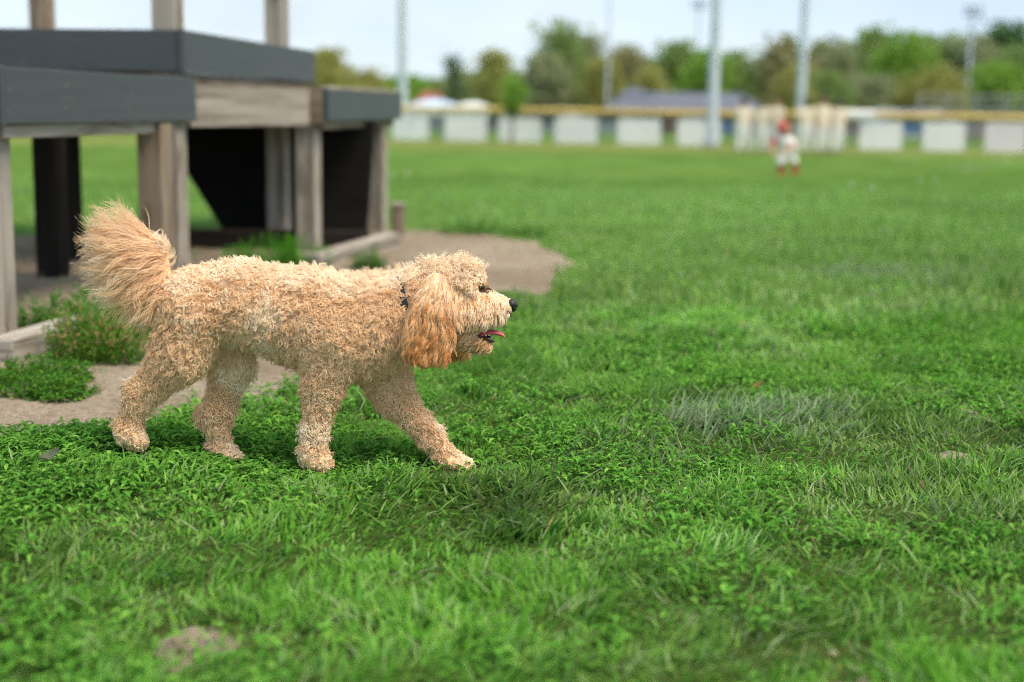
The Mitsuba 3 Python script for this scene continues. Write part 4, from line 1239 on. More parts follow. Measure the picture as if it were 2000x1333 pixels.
# tear stain and lashes, dark moustache hair below the nose
def dark_tuft(px, py, rx, ry, count, flow_dir, L, shade_name='fur_umber'):
    P2, N2 = EYEPTS
    q2 = pix(P2)
    ids = np.where((((q2[:, 0] - px) / rx) ** 2 + ((q2[:, 1] - py) / ry) ** 2 < 1) & (P2[:, 1] < YD))[0]
    if len(ids) == 0:
        return
    ids = RNG.choice(ids, count)
    FUR[shade_name].append(grow(P2[ids], N2[ids], np.tile(flow_dir, (count, 1)), L, 0.001, 0.5, 4, 6, 0.002, 0.0007, lift=(0.4, 0.1), jitter=0.3))


EYEPTS = sample_mesh(skin, 90000, 15)
dark_tuft(946, 563, 15, 8, 70, np.array([0.3, 0, -1.0]), 0.009)
dark_tuft(944, 553, 16, 4, 40, np.array([0.5, 0, -0.7]), 0.016, 'fur_ochre')
dark_tuft(938, 584, 20, 12, 60, np.array([-0.5, 0, -0.8]), 0.022, 'fur_ochre')
dark_tuft(992, 614, 9, 7, 26, np.array([-0.5, 0, -1.0]), 0.012)
flush('eye_fur')
for side in (-1, 1):
    e = near_surface(*eye_px)
    if side > 0:
        e = np.array([e[0], 2 * YD - e[1], e[2]])
    ball = trimesh.creation.icosphere(3, 0.0108)
    ball.vertices += e + np.array([0.001, -side * 0.0010, 0.0])
    add('eye', mikit.ply(ball, 'dog_eye', smooth=True), DOG)
nose = trimesh.creation.icosphere(4, 1.0)
nv = np.array(nose.vertices)
for s in (-1, 1):
    dd = np.linalg.norm((nv - unit(np.array([0.75, 0.62 * s, -0.12]))) * np.array([1, 1, 1.3]), axis=1)
    nv *= (1 - 0.34 * np.exp(-(dd / 0.22) ** 2))[:, None]
nv *= (1 - 0.08 * np.exp(-(nv[:, 1] / 0.1) ** 2) * (nv[:, 2] < 0.1))[:, None]
nv = nv * np.array([0.0172, 0.0200, 0.0195])
nv[:, 1] *= np.clip(1 + nv[:, 2] * 14, 0.7, 1.15)
nose.vertices = nv + J(999, 597)
add('nose', mikit.ply(nose, 'dog_nose', smooth=True), DOG)
tg = np.array([J(918, 655), J(940, 654), J(957, 649), J(972, 650), J(982, 654), J(986, 658)])
tw = np.array([0.022, 0.024, 0.023, 0.020, 0.014, 0.004])
th = np.array([0.008, 0.008, 0.0078, 0.007, 0.0055, 0.003])
ring = np.linspace(0, 2 * np.pi, 17)[:-1]
tv = np.stack([tg[:, None, 0] + 0 * ring, tg[:, None, 1] + tw[:, None] * np.cos(ring), tg[:, None, 2] + th[:, None] * np.sin(ring) - 0.004 * np.exp(-(np.cos(ring) / 0.3) ** 2) * (np.sin(ring) > 0)], -1).reshape(-1, 3)
tf = np.array([[i * 16 + j, i * 16 + (j + 1) % 16, (i + 1) * 16 + (j + 1) % 16, (i + 1) * 16 + j] for i in range(5) for j in range(16)])
tongue = trimesh.Trimesh(*meshkit.arrays((tv, tf))[:2], process=False)
add('tongue', mikit.ply(tongue, 'dog_tongue', smooth=True), DOG)
lip = np.array([J(934, 655, -0.027), J(941, 660, -0.025), J(950, 664, -0.022), J(961, 667, -0.012), J(964, 667, 0), J(961, 667, 0.012), J(950, 664, 0.022), J(932, 657, 0.028), J(915, 650, 0.030)])
ii = np.linspace(0, 8, 40)
lipc = np.stack([np.interp(ii, np.arange(9), lip[:, k]) for k in range(3)], 1)
add('lip', mikit.ply(tube_mesh(lipc, 0.0043 - 0.0012 * np.abs(ii - 4) / 4, 8), 'dog_lip', smooth=True), DOG)
floor_m = trimesh.creation.icosphere(3, 1.0)
floor_m.vertices = np.array(floor_m.vertices) * np.array([0.040, 0.025, 0.0055]) + J(934, 658)
add('mouth', mikit.ply(floor_m, 'dog_lip', smooth=True), DOG)
for px, py, lat, h in ((955, 655, -0.019, 0.010), (949, 656, -0.022, 0.006), (960, 659, -0.012, 0.006), (961, 659, -0.005, 0.005), (961, 659, 0.004, 0.005), (955, 655, 0.019, 0.010)):
    c = trimesh.creation.cone(0.0032, h, sections=10)
    c.vertices += J(px, py, lat) - np.array([0, 0, 0.001])
    add('tooth', mikit.ply(c, 'dog_teeth', smooth=40), DOG)

# --- ears: a flap of skin with long wavy hair
for side in (-1, 1):
    if side < 0:
        chain = [((853, 556, -0.084), 22), ((848, 595, -0.114), 33), ((838, 640, -0.132), 40), ((836, 668, -0.132), 36)]
    else:
        chain = [((882, 540, 0.078), 15), ((886, 590, 0.104), 28), ((886, 640, 0.112), 32), ((884, 664, 0.108), 28)]
    parts = []
    for (a, ra), (b, rb) in zip(chain[:-1], chain[1:]):
        sp = []
        for c, r in ((a, ra), (b, rb)):
            s = trimesh.creation.icosphere(2, 1.0)
            s.vertices = np.array(s.vertices) * np.array([r * PX, 0.009, r * PX]) + J(*c)
            sp.append(np.array(s.vertices))
        parts.append(m3.Manifold.hull_points(np.vstack(sp)))
    solid = parts[0] + parts[1] + parts[2]
    em = solid.refine_to_length(0.006).to_mesh()
    ear = trimesh.Trimesh(em.vert_properties[:, :3], em.tri_verts, process=False)
    trimesh.smoothing.filter_taubin(ear, iterations=8)
    ek = add('ear', mikit.ply(ear, 'dog_skin', smooth=True), DOG)
    p, n = sample_mesh(ear, 900 if side < 0 else 420, 7)
    q = pix(p)
    fl = np.tile(np.array([0.0, 0, -1.0]), (len(p), 1)) + np.stack([(q[:, 0] - (852 if side < 0 else 886)) * 0.004 * np.clip((q[:, 1] - 560) / 80, 0, 1), 0 * p[:, 0], 0 * p[:, 0]], -1)
    bottom = (712 - 0.0035 * (q[:, 0] - 845) ** 2) if side < 0 else 706
    L = np.clip((bottom - q[:, 1]) * PX * RNG.uniform(0.55, 1.06, len(p)), 0.022, 0.15)
    L = np.minimum(L, RNG.uniform(0.065, 0.13, len(p)))
    st = grow(p - n * 0.002, n, fl, L, 0.0048 * RNG.uniform(0.6, 1.3, len(p)), L / 0.060, 8, 18, 0.0050, 0.0008, lift=(0.20, 0.0), jitter=0.05, droop=0.9, r1=0.5, phase_mix=0.3, clump=0.45, phase=meshkit.noise(p * np.array([26, 26, 8.0])) * 11)
    b = np.clip((q[:, 1] - 560) / 120, 0, 1)
    deal(st, 8, (0.20, 0.50, 0.30), spread=0.7, bias=-0.08 + 0.85 * b ** 1.2 + 0.25 * (meshkit.noise(p * 40) - 0.5))
    lowp = (q[:, 1] > 586) & (n[:, 1] * side > -0.2)
    lowi = np.where(lowp)[0]
    wt = np.clip((q[lowi, 1] - 585) / 75, 0.02, 1)
    ids = RNG.choice(lowi, 520 if side < 0 else 240, p=wt / wt.sum())
    p2 = p[ids] + np.array([0, side * 0.012, 0]) + RNG.normal(0, 0.004, (len(ids), 3))
    L2 = np.clip((bottom if np.isscalar(bottom) else bottom[ids]) - q[ids, 1] + 3, 16, 60) * PX * RNG.uniform(0.8, 1.08, len(ids))
    st2 = grow(p2, n[ids], fl[ids], L2, 0.0048 * RNG.uniform(0.6, 1.3, len(ids)), L2 / 0.060, 8, 12, 0.0040, 0.0008, lift=(0.15, 0.0), jitter=0.05, droop=0.9, r1=0.5, phase_mix=0.2, clump=0.6, phase=meshkit.noise(p2 * np.array([26, 26, 8.0])) * 11)
    rust = np.repeat(RNG.random(len(ids)) < np.clip((q[ids, 1] - 600) / 60, 0.25, 0.92), 8)
    FUR['fur_rust'].append(st2[rust])
    FUR['fur_ochre'].append(st2[~rust])
    FURKEY = {}
    for nn, (shade_name, blocks) in enumerate(FUR.items()):
        if blocks:
            shape = {'type': 'linearcurve', 'filename': write_curves(f'ear_{len(scene)}', blocks), 'bsdf': {'type': 'ref', 'id': shade_name}}
            if not FURKEY:
                FURKEY['k'] = add('ear_hair', shape, ek, kind='stuff')
            else:
                scene[f"{FURKEY['k']}__{nn:03d}"] = shape
            FUR[shade_name] = []

# --- tail: a raised curve with a plume of long hair blown backwards
bone_px = np.array([(345, 590), (328, 562), (321, 532), (317, 506), (310, 486), (298, 474)])
tb = np.array([J(*b, 0.0) for b in bone_px])
ii = np.linspace(0, 5, 30)
from scipy.interpolate import CubicSpline
tc = CubicSpline(np.arange(6), tb)(ii)
tail = add('tail', mikit.ply(tube_mesh(tc, np.linspace(0.026, 0.009, 30), 12), 'dog_skin', smooth=True), DOG)
K = 640
s = RNG.uniform(0.02, 1, K) ** 0.72
root = CubicSpline(np.arange(6), tb)(s * 5)
an = RNG.uniform(0, 2 * np.pi, K)
nr = np.stack([np.cos(an) * 0.8, np.sin(an), 0.3 * np.cos(an)], -1)
root = root + nr * (0.02 * (1 - s) + 0.006)[:, None]
ang = np.radians(np.interp(s, [0, 0.25, 0.5, 0.75, 1.0], [250, 228, 205, 190, 176]) + RNG.normal(0, 8, K))
d0 = unit(np.stack([np.cos(ang), RNG.normal(0, 0.22, K), np.sin(ang)], -1))
L = np.interp(s, [0, 0.3, 0.6, 1.0], [0.075, 0.16, 0.225, 0.20]) * RNG.uniform(0.55, 1.12, K)
st = grow(root, nr, d0, L, RNG.uniform(0.006, 0.015, K), L / RNG.uniform(0.10, 0.2, K), 9, 18, 0.011, 0.00062, lift=(0.2, -0.02), jitter=0.14, droop=0.08, r1=0.3, clump=0.5, phase_mix=0.4, bow=0.11, phase=meshkit.noise(root * 25) * 9 + RNG.normal(0, 0.5, K), grow_amp=True)
deal(st, 9, (0.30, 0.62, 0.08), spread=0.6, bias=-0.1 * (s > 0.75) + 0.3 * (meshkit.noise(root * 60) - 0.5))
# flyaway hairs, and curls at the top of the tail
K = 170
s = RNG.uniform(0.0, 1, K)
root = CubicSpline(np.arange(6), tb)(s * 5)
ang = np.radians(np.interp(s, [0, 0.3, 0.7, 1.0], [248, 220, 185, 142]) + RNG.normal(0, 18, K))
d0 = unit(np.stack([np.cos(ang), RNG.normal(0, 0.25, K), np.sin(ang)], -1))
L = np.interp(s, [0, 0.4, 1.0], [0.12, 0.21, 0.15]) * RNG.uniform(0.6, 1.25, K)
FUR['fur_apricot'].append(grow(root, d0, d0, L, RNG.uniform(0.005, 0.011, K), L / 0.14, 2, 16, 0.003, 0.0006, lift=(0.5, 0.5), jitter=0.15, r1=0.3, phase_mix=0.8))
K = 70
root = CubicSpline(np.arange(6), tb)(RNG.uniform(2.6, 5, K))
nr = unit(np.stack([RNG.uniform(0.1, 1, K), RNG.normal(0, 0.5, K), RNG.uniform(0.0, 1, K)], -1))
FUR['fur_cream'].append(grow(root, nr, np.tile([-0.3, 0, 0.6], (K, 1)), RNG.uniform(0.03, 0.055, K), 0.006, 1.0, 5, 10, 0.003, 0.0008, lift=(1.0, 0.2), jitter=0.5))
key = None
for nn, (shade_name, blocks) in enumerate(FUR.items()):
    if blocks:
        shape = {'type': 'linearcurve', 'filename': write_curves(f'tail_{len(scene)}', blocks), 'bsdf': {'type': 'ref', 'id': shade_name}}
        if key is None:
            key = add('plume', shape, tail, kind='stuff')
        else:
            scene[f'{key}__{nn:03d}'] = shape
        FUR[shade_name] = []

# --- the dark collar, half buried in the coat behind the ear
cc = J(800, 600)
ax = unit(J(845, 578) - J(735, 612))
e1 = unit(np.cross(ax, [0, 1, 0]))
phi = np.linspace(0, 2 * np.pi, 72, endpoint=False)
cv, cf = [], []
for w, r in ((-0.009, 0), (-0.0095, 0.0025), (0.0095, 0.0025), (0.009, 0)):
    rr = 0.1015 + r
    cv.append(cc + ax * w + np.outer(np.cos(phi) * rr, e1) + np.outer(np.sin(phi) * rr * 0.9, [0, 1.0, 0]))
cv = np.array(cv)
for a in range(3):
    for j in range(72):
        cf.append([a * 72 + j, a * 72 + (j + 1) % 72, (a + 1) * 72 + (j + 1) % 72, (a + 1) * 72 + j])
col = trimesh.Trimesh(*meshkit.arrays((cv.reshape(-1, 3), np.array(cf)))[:2], process=False)
scene['collar_two_sided'] = {'type': 'twosided', 'bsdf': scene.pop('collar_webbing')}
add('collar', mikit.ply(col, 'collar_two_sided', smooth=True), DOG, label='thin black collar around the neck, mostly hidden in the curls')

# ------------------------------------------------------------------ grass and weeds
def thin(name, rough=0.45, trans=0.75):
    scene[name] = {'type': 'principledthin', 'base_color': {'type': 'mesh_attribute', 'name': 'vertex_color'}, 'roughness': rough, 'diff_trans': trans, 'spec_trans': 0.0, 'eta': 1.4}


thin('grass_blades', 0.42, 0.7)
thin('weed_leaves', 0.40, 0.6)


def frustum_points(n, y0, y1, margin, r):
    """Uniform points of the ground between two distances, a margin wider than the view."""
    y = np.sqrt(r.uniform(y0 ** 2, y1 ** 2, n * 2))
    x = r.uniform(-1, 1, n * 2) * (0.372 * y1 + margin)
    ok = np.abs(x) < 0.372 * y + margin
    y = r.uniform(y0, y1, n * 6)
    x = r.uniform(-1, 1, n * 6) * (0.372 * y1 + margin)
    ok = np.abs(x) < 0.372 * y + margin
    return x[ok][:n], y[ok][:n]


def blades(x, y, h, w, az, lean, bend, col, segs=3, z=None, roll=None):
    """Flat tapering blades; lean: slant from the vertical at the foot, bend: further slant at the tip."""
    n = len(x)
    z = ground_z(x, y) if z is None else z
    d = np.stack([np.cos(az), np.sin(az), 0 * az], -1)
    s = np.stack([-np.sin(az), np.cos(az), 0 * az], -1)
    if roll is not None:
        s = s * np.cos(roll)[:, None] + d * np.sin(roll)[:, None]
    t = np.linspace(0, 1, segs + 1)
    ang = lean[:, None] + bend[:, None] * t[None]
    st = h[:, None] / segs
    run = np.concatenate([np.zeros((n, 1)), np.cumsum(np.sin(ang[:, :-1]) * st, 1)], 1)
    up = np.concatenate([np.zeros((n, 1)), np.cumsum(np.cos(ang[:, :-1]) * st, 1)], 1)
    c = np.stack([x, y, z - 0.004], -1)[:, None] + d[:, None] * run[..., None] + np.array([0, 0, 1.0]) * up[..., None]
    wid = w[:, None] * np.array([0.75, 1.0, 0.72, 0.42, 0.2][:segs] if segs <= 4 else np.linspace(1, .3, segs))[None] / 2
    L = c[:, :-1] - s[:, None] * wid[..., None]
    R = c[:, :-1] + s[:, None] * wid[..., None]
    m = 2 * segs + 1
    v = np.empty((n, m, 3))
    v[:, 0:2 * segs:2], v[:, 1:2 * segs:2], v[:, -1] = L, R, c[:, -1]
    f = []
    for k in range(segs - 1):
        f += [[2 * k, 2 * k + 1, 2 * k + 3], [2 * k, 2 * k + 3, 2 * k + 2]]
    f.append([2 * segs - 2, 2 * segs - 1, 2 * segs])
    F_ = (np.array(f)[None] + (np.arange(n) * m)[:, None, None]).reshape(-1, 3)
    return v.reshape(-1, 3), F_, np.repeat(col, m, 0)


def leaves(base, dirn, up, length, width, col, fold=0.25, droop=0.3):
    """Lance shaped leaves folded along the midrib: 6 triangles each."""
    n = len(base)
    side = unit_(np.cross(dirn, up))
    nn = unit_(np.cross(side, dirn))
    P0 = base
    ml = base + dirn * (length * 0.42)[:, None] - nn * 0
    tip = base + dirn * length[:, None] - np.array([0, 0, 1.0]) * (length * droop)[:, None]
    m2 = base + dirn * (length * 0.75)[:, None] - np.array([0, 0, 1.0]) * (length * droop * 0.45)[:, None]
    lift = nn * (width * fold)[:, None]
    a1, a2 = ml + side * (width / 2)[:, None] + lift, ml - side * (width / 2)[:, None] + lift
    b1, b2 = m2 + side * (width * 0.36)[:, None] + lift * 0.7, m2 - side * (width * 0.36)[:, None] + lift * 0.7
    v = np.stack([P0, a1, a2, ml, b1, b2, m2, tip], 1)
    f = np.array([[0, 1, 3], [0, 3, 2], [1, 4, 6], [1, 6, 3], [3, 6, 5], [3, 5, 2], [4, 7, 6], [6, 7, 5]])
    return v.reshape(-1, 3), (f[None] + (np.arange(n) * 8)[:, None, None]).reshape(-1, 3), np.repeat(col, 8, 0)


def pack(parts_):
    off, V_, F_, C_ = 0, [], [], []
    for v, f, c in parts_:
        V_.append(v)
        F_.append(f + off)
        C_.append(c)
        off += len(v)
    return (np.vstack(V_), np.vstack(F_)), np.vstack(C_)


def hue(n, r, pale=0.0):
    """Colours of n blades: mid green, some deep, some yellowed, a few straw."""
    g = np.array([0.200, 0.390, 0.088]) * (0.62 + 0.75 * r.random((n, 1)))
    y = np.array([0.245, 0.420, 0.095]) * (0.75 + 0.5 * r.random((n, 1)))
    d = np.array([0.092, 0.245, 0.048]) * (0.7 + 0.6 * r.random((n, 1)))
    p = np.array([0.340, 0.450, 0.230]) * (0.8 + 0.4 * r.random((n, 1)))
    s = np.array([0.42, 0.34, 0.17]) * (0.7 + 0.5 * r.random((n, 1)))
    u = r.random((n, 1)) * (1 - 0.005 + pale)
    return np.where(u < 0.40, g, np.where(u < 0.60, d, np.where(u < 0.79, y, np.where(r.random((n, 1)) < 0.985, p, s))))


def patch(x, y, f, seed, octaves=3):
    return meshkit.fbm(np.stack([x * f, y * f, 0 * x], -1), octaves, seed=seed)


r5 = np.random.default_rng(5)
PAWS = [J(258, 868, HIND), J(448, 908, FAR), J(618, 910, NEAR), J(895, 918, FAR)]


def trod(x, y):
    """Turf pressed down round the paws."""
    f = np.ones(len(x))
    for c in PAWS:
        f = np.minimum(f, 0.25 + 0.75 * np.clip((np.hypot((x - c[0]) * 0.8, y - c[1] + 0.05) - 0.05) / 0.12, 0, 1))
    return f


pieces = []
# fine turf near the camera
x, y = frustum_points(245000, 1.55, 7.2, 0.9, r5)
sd = soil_depth(x, y)
tuft = patch(x, y, 5.5, 21)
dens = np.clip(0.75 + 1.2 * (patch(x, y, 2.2, 22) - 0.42), 0.6, 1) * np.where(sd > -0.10, np.clip((0.13 - sd) / 0.22, 0, 1) ** 1.6 * 0.9 + 0.012, 1) * np.clip(1.25 - (y - 2) / 11, 0.55, 1)
k = r5.random(len(x)) < dens
x, y, sd, tuft = x[k], y[k], sd[k], tuft[k]
n = len(x)
h = (0.026 + 0.055 * np.clip((tuft - 0.30) / 0.4, 0, 1) ** 1.4) * r5.uniform(0.55, 1.2, n) * np.where(sd > -0.05, 0.55, 1) * trod(x, y)
w = r5.uniform(0.0034, 0.0068, n) * (1 + 0.5 * (patch(x, y, 1.4, 23) > 0.55)) * np.clip(0.8 + y / 14, 1, 1.4)
az = r5.uniform(0, 2 * np.pi, n) * 0.55 + 2 * np.pi * patch(x, y, 3.0, 24) * 1.5
col = hue(n, r5)
tone = patch(x, y, 0.9, 25)[:, None]
tone = np.clip(0.5 + 2.0 * (0.5 * patch(x, y, 1.6, 25) + 0.5 * patch(x, y, 6.0, 28) - 0.5), 0, 1.1)[:, None]
col = col * (0.66 + 0.70 * tone) * np.where(patch(x, y, 1.3, 26)[:, None] > 0.56, np.array([0.88, 1.05, 0.8]), np.array([1.0, 1.0, 1.0]))
fresh = np.clip((patch(x, y, 1.1, 27) - 0.47) / 0.12, 0, 1)[:, None]
col = col * (1 - 0.4 * fresh) + np.array([0.130, 0.390, 0.030]) * 0.4 * fresh
pieces.append(blades(x, y, h, w, az, r5.uniform(0.2, 1.05, n), r5.uniform(0.2, 1.1, n), col, 3, roll=r5.uniform(-0.7, 0.7, n)))
# flattened, paler blades and dead thatch in between
x, y = frustum_points(14000, 1.55, 6.5, 0.9, r5)
sd = soil_depth(x, y)
k = (r5.random(len(x)) < np.clip(0.35 + 1.5 * (patch(x, y, 2.6, 31) - 0.45), 0.08, 1)) & (sd < 0)
x, y = x[k], y[k]
n = len(x)
pieces.append(blades(x, y, r5.uniform(0.04, 0.09, n) * trod(x, y), r5.uniform(0.003, 0.005, n), r5.normal(0.1, 0.9, n) + np.pi * (r5.random(n) < 0.4), r5.uniform(0.9, 1.35, n), r5.uniform(0.1, 0.5, n), hue(n, r5, 0.12), 3, z=ground_z(x, y) + r5.uniform(0.008, 0.045, n)))
# the pale long clump right of the dog and its neighbours
for px, py, wx, wy, cnt, bright in ((1470, 830, 0.27, 0.22, 750, 1.0), (1390, 840, 0.16, 0.12, 260, 0.9), (1575, 815, 0.16, 0.12, 160, 0.95), (1235, 905, 0.35, 0.25, 90, 0.8), (1745, 540, 0.55, 0.40, 900, 0.95)):
    c = onground(px, py)
    x, y = c[0] + r5.normal(0, wx * 0.5, cnt), c[1] + r5.normal(0, wy * 0.5, cnt)
    col = np.array([0.30, 0.42, 0.235]) * r5.uniform(0.6, 1.25, (cnt, 1)) * bright
    pieces.append(blades(x, y, r5.uniform(0.07, 0.13, cnt), r5.uniform(0.006, 0.010, cnt), r5.normal(-0.2, 1.1, cnt), r5.uniform(0.5, 1.2, cnt), r5.uniform(0.1, 0.5, cnt), col, 4, roll=r5.uniform(-0.5, 0.5, cnt)))
# coarser turf further out, tufts further still
x, y = frustum_points(150000, 6.5, 21.0, 1.2, r5)
sd = soil_depth(x, y)
k = ((sd < 0.0) | (r5.random(len(x)) < 0.02)) & (r5.random(len(x)) < np.clip((21.0 - y) / 11.0, 0, 1))
x, y = x[k], y[k]
n = len(x)
tuft = patch(x, y, 2.5, 33)
col = hue(n, r5) * (0.82 + 0.62 * patch(x, y, 0.7, 25)[:, None])
pieces.append(blades(x, y, (0.035 + 0.08 * np.clip((tuft - 0.32) / 0.4, 0, 1) ** 1.5) * r5.uniform(0.6, 1.2, n), r5.uniform(0.006, 0.011, n), r5.uniform(0, 6.28, n), r5.uniform(0.1, 0.8, n), r5.uniform(0.1, 0.9, n), col, 2, roll=r5.uniform(-0.8, 0.8, n)))
mesh_, col_ = pack(pieces)
add('grass', mikit.ply(mesh_, 'grass_blades', color=col_), kind='stuff', label='mown grass of the field, blades of mixed greens', cat='grass')

# white clover heads far out on the right
hx = []
for px, py in ((1885, 330), (1960, 325), (1900, 338), (1815, 360), (1845, 335), (1660, 372), (798, 350), (1990, 318), (1760, 322)):
    c = onground(px, py)
    for j in range(2):
        s_ = trimesh.creation.icosphere(1, 0.018)
        s_.vertices += [c[0] + r5.normal(0, 0.12), c[1] + r5.normal(0, 0.4), float(ground_z(c[0], c[1])) + 0.07]
        hx.append(s_)
add('clover_heads', mikit.ply(cat(hx), 'cloth_white', smooth=True), kind='stuff', label='white clover heads scattered over the far grass', cat='flowers')

# broad leaved weeds in the turf: rosettes and creeping sprigs
x, y = frustum_points(30000, 1.7, 6.6, 0.7, r5)
field = patch(x, y, 1.7, 41)
leftbias = np.clip((-0.15 - x) / 0.7, 0, 1) * np.exp(-((y - 3.95) / 0.45) ** 2)
want = np.clip((field - 0.46 - 0.05 * np.clip((x - 0.1) / 0.6, 0, 1)) / 0.08, 0, 1) * 0.42 + 1.2 * leftbias
sd = soil_depth(x, y)
k = (r5.random(len(x)) < want) & (sd < 0.01)
k |= (sd > 0.0) & (sd < 0.12) & (r5.random(len(x)) < 0.10)
x, y = x[k], y[k]
m = 6
n = len(x) * m
bx_ = np.repeat(x, m) + r5.normal(0, 0.012, n)
by_ = np.repeat(y, m) + r5.normal(0, 0.012, n)
hz = r5.uniform(0.008, 0.046, n) * trod(bx_, by_)
az = r5.uniform(0, 6.28, n)
el = r5.uniform(-0.15, 0.7, n)
dirn = np.stack([np.cos(az) * np.cos(el), np.sin(az) * np.cos(el), np.sin(el)], -1)
lc = np.repeat(r5.uniform(0.7, 1.25, len(x)), m)[:, None] * np.where(r5.random((n, 1)) < 0.25, np.array([0.210, 0.450, 0.080]), np.array([0.120, 0.335, 0.050])) * r5.uniform(0.8, 1.2, (n, 1))
lv = leaves(np.stack([bx_, by_, ground_z(bx_, by_) + hz], -1), dirn, np.tile([0, 0, 1.0], (n, 1)), r5.uniform(0.020, 0.044, n), r5.uniform(0.008, 0.0145, n), lc)
st_ = blades(bx_, by_, hz + 0.004, np.full(n, 0.0016), az, np.full(n, 0.05), np.full(n, 0.1), lc * 0.9, 1)
mesh_, col_ = pack([lv, st_])
add('lawn_weeds', mikit.ply(mesh_, 'weed_leaves', color=col_), kind='stuff', label='small oval leaved weeds creeping through the grass', cat='weeds')


def weed_clump(px, py, rx, ry, h, stems, label, ll=(0.025, 0.045), lw=(0.008, 0.013), c0=(0.085, 0.240, 0.034), seed=0, heads=0, name='weed_clump', lean=0.35):
    """A clump of leafy stems: > stems, leaves, seed_heads."""
    r = np.random.default_rng(seed)
    c = onground(px, py)
    t = thing(name, label, 'weeds')
    a = r.uniform(0, 6.28, stems)
    d = np.sqrt(r.random(stems))
    x, y = c[0] + np.cos(a) * d * rx, c[1] + np.sin(a) * d * ry
    hh = h * (1 - 0.45 * d ** 2) * r.uniform(0.55, 1.1, stems)
    az = a + r.normal(0, 0.6, stems)
    ln = r.uniform(0, lean, stems) * (0.3 + d)
    z = ground_z(x, y)
    tip = np.stack([x + np.cos(az) * hh * np.sin(ln), y + np.sin(az) * hh * np.sin(ln), z + hh * np.cos(ln)], -1)
    foot = np.stack([x, y, z - 0.01], -1)
    base = np.array(c0)
    sc = base * r.uniform(0.6, 1.1, (stems, 1)) * np.array([1.3, 1.0, 1.0])
    add('stems', mikit.ply(pack([blades(x, y, hh, np.full(stems, 0.0028), az, ln, ln * 0.1, sc, 3)])[0], 'weed_leaves', color=pack([blades(x, y, hh, np.full(stems, 0.0028), az, ln, ln * 0.1, sc, 3)])[1]), t, kind='stuff')
    per = np.maximum(5, (hh / 0.012).astype(int))
    k = np.repeat(np.arange(stems), per)
    n = len(k)
    f = r.uniform(0.12, 1.0, n)
    b = foot[k] + (tip - foot)[k] * f[:, None]
    az = r.uniform(0, 6.28, n)
    el = r.uniform(0.0, 0.9, n) + 0.3 * (f > 0.85)
    dn = np.stack([np.cos(az) * np.cos(el), np.sin(az) * np.cos(el), np.sin(el)], -1)
    lc = base * r.uniform(0.6, 1.35, (n, 1)) * np.where(r.random((n, 1)) < 0.12, np.array([1.9, 1.3, 1.0]), np.array([1, 1, 1.0]))
    L_ = r.uniform(*ll, n) * (1.1 - 0.4 * f)
    v, f_, cc_ = leaves(b, dn, np.tile([0, 0, 1.0], (n, 1)), L_, r.uniform(*lw, n), lc)
    add('leaves', mikit.ply((v, f_), 'weed_leaves', color=cc_), t, kind='stuff')
    if heads:
        k = r.integers(0, stems, heads)
        p = foot[k] + (tip - foot)[k] * r.uniform(0.45, 1.05, (heads, 1)) + r.normal(0, 0.012, (heads, 3))
        d_ = unit_(np.stack([r.normal(0, 0.4, heads), r.normal(0, 0.4, heads), np.ones(heads)], -1))
        v, f_, cc_ = leaves(p, d_, np.tile([0.3, -1, 0.2], (heads, 1)), r.uniform(0.012, 0.026, heads), r.uniform(0.005, 0.009, heads), np.array([0.42, 0.31, 0.15]) * r.uniform(0.7, 1.2, (heads, 1)), droop=0.05)
        add('seed_heads', mikit.ply((v, f_), 'weed_leaves', color=cc_), t, kind='stuff')


weed_clump(62, 752, 0.20, 0.26, 0.095, 330, 'low dense dark green weeds on the soil at the left edge', seed=1, lean=0.6)
weed_clump(118, 775, 0.10, 0.12, 0.075, 120, 'outlying tuft of low dark weeds on the soil, right of the dense ones', seed=2, lean=0.7)
weed_clump(196, 706, 0.20, 0.18, 0.235, 330, 'bushy weed with dry tan seed heads below the raised tail', c0=(0.120, 0.290, 0.040), ll=(0.020, 0.040), lw=(0.005, 0.009), seed=3, heads=520)
weed_clump(205, 655, 0.27, 0.22, 0.23, 230, 'taller leafy green weeds behind the seed head bush', ll=(0.03, 0.055), lw=(0.009, 0.015), c0=(0.080, 0.260, 0.034), seed=4)
weed_clump(68, 640, 0.09, 0.10, 0.15, 50, 'small leafy green weed beside the near corner post', ll=(0.03, 0.05), lw=(0.009, 0.014), c0=(0.070, 0.235, 0.034), seed=5)
weed_clump(540, 522, 0.34, 0.30, 0.21, 210, 'bright green weeds at the foot of the posts just above the dog\'s back', ll=(0.03, 0.05), lw=(0.008, 0.013), c0=(0.085, 0.300, 0.030), seed=6)
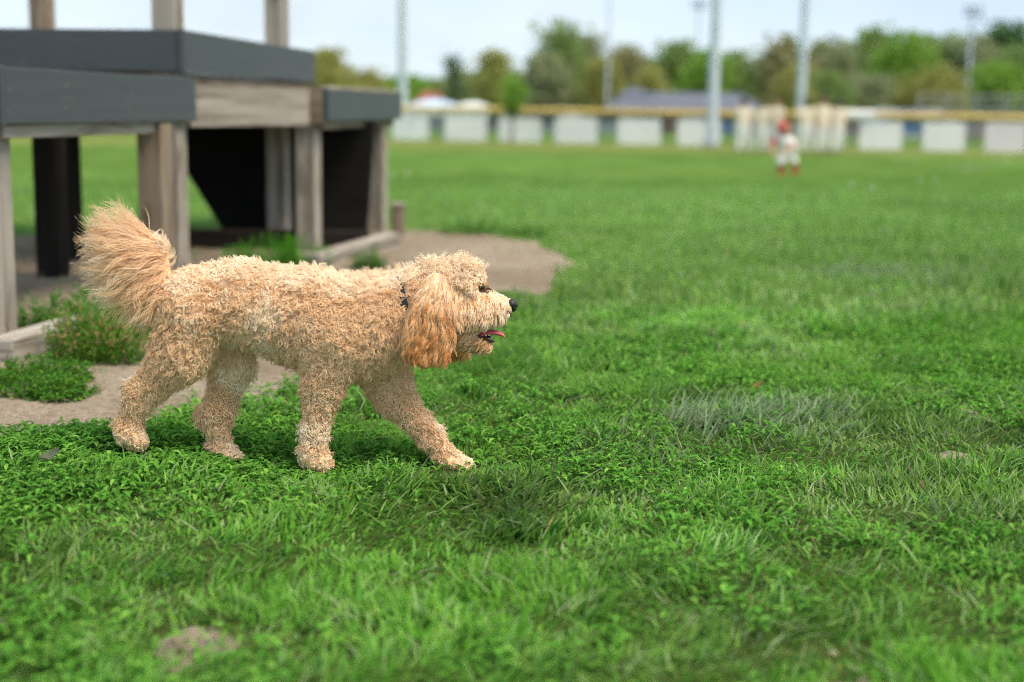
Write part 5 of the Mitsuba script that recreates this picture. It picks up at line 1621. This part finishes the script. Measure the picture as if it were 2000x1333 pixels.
weed_clump(722, 528, 0.10, 0.10, 0.14, 120, 'rounded green tuft in front of the bleached edging timber', ll=(0.03, 0.05), lw=(0.005, 0.008), c0=(0.085, 0.25, 0.04), seed=7)
weed_clump(178, 846, 0.10, 0.05, 0.045, 90, 'low sprawling weed on bare soil left of the hind paw', ll=(0.014, 0.026), lw=(0.005, 0.009), c0=(0.11, 0.25, 0.06), seed=8, lean=1.0)
weed_clump(925, 457, 0.28, 0.35, 0.11, 130, 'dark grass tuft on the far edge of the bare soil above the head', ll=(0.03, 0.06), lw=(0.005, 0.008), c0=(0.055, 0.18, 0.028), seed=9, name='grass_tuft')
weed_clump(1030, 462, 0.2, 0.25, 0.09, 80, 'second dark grass tuft on the soil edge, further right', ll=(0.03, 0.06), lw=(0.005, 0.008), c0=(0.055, 0.18, 0.028), seed=10, name='grass_tuft')


def fallen(px, py, L, W, colour, label, az):
    c = onground(px, py)
    u, v = np.meshgrid(np.linspace(0, 1, 9), np.linspace(-1, 1, 5), indexing='ij')
    wd = W * np.sin(np.pi * np.clip(u, 0.02, 0.98)) ** 0.8
    P_ = np.stack([(u - 0.5) * L, v * wd / 2, 0.012 * v ** 2 + 0.02 * u ** 2 + 0.004 * np.sin(u * 9)], -1)
    R = trimesh.transformations.rotation_matrix(az, [0, 0, 1])[:3, :3] @ trimesh.transformations.rotation_matrix(0.5, [1, 0, 0])[:3, :3]
    P_ = P_ @ R.T + [c[0], c[1], float(ground_z(c[0], c[1])) + 0.045]
    I_ = np.arange(45).reshape(9, 5)
    q_ = np.stack([I_[:-1, :-1], I_[1:, :-1], I_[1:, 1:], I_[:-1, 1:]], -1).reshape(-1, 4)
    add('fallen_leaf', mikit.ply(trimesh.Trimesh(*meshkit.arrays((P_.reshape(-1, 3), q_))[:2], process=False), 'weed_leaves', smooth=True, color=np.tile(colour, (45, 1))), label=label, cat='leaf')


fallen(96, 943, 0.050, 0.030, [0.20, 0.22, 0.16], 'grey green fallen leaf lying in the grass at lower left', 0.7)
fallen(1477, 782, 0.030, 0.018, [0.50, 0.32, 0.14], 'small tan fallen leaf in the grass above the pale long blades', 0.2)
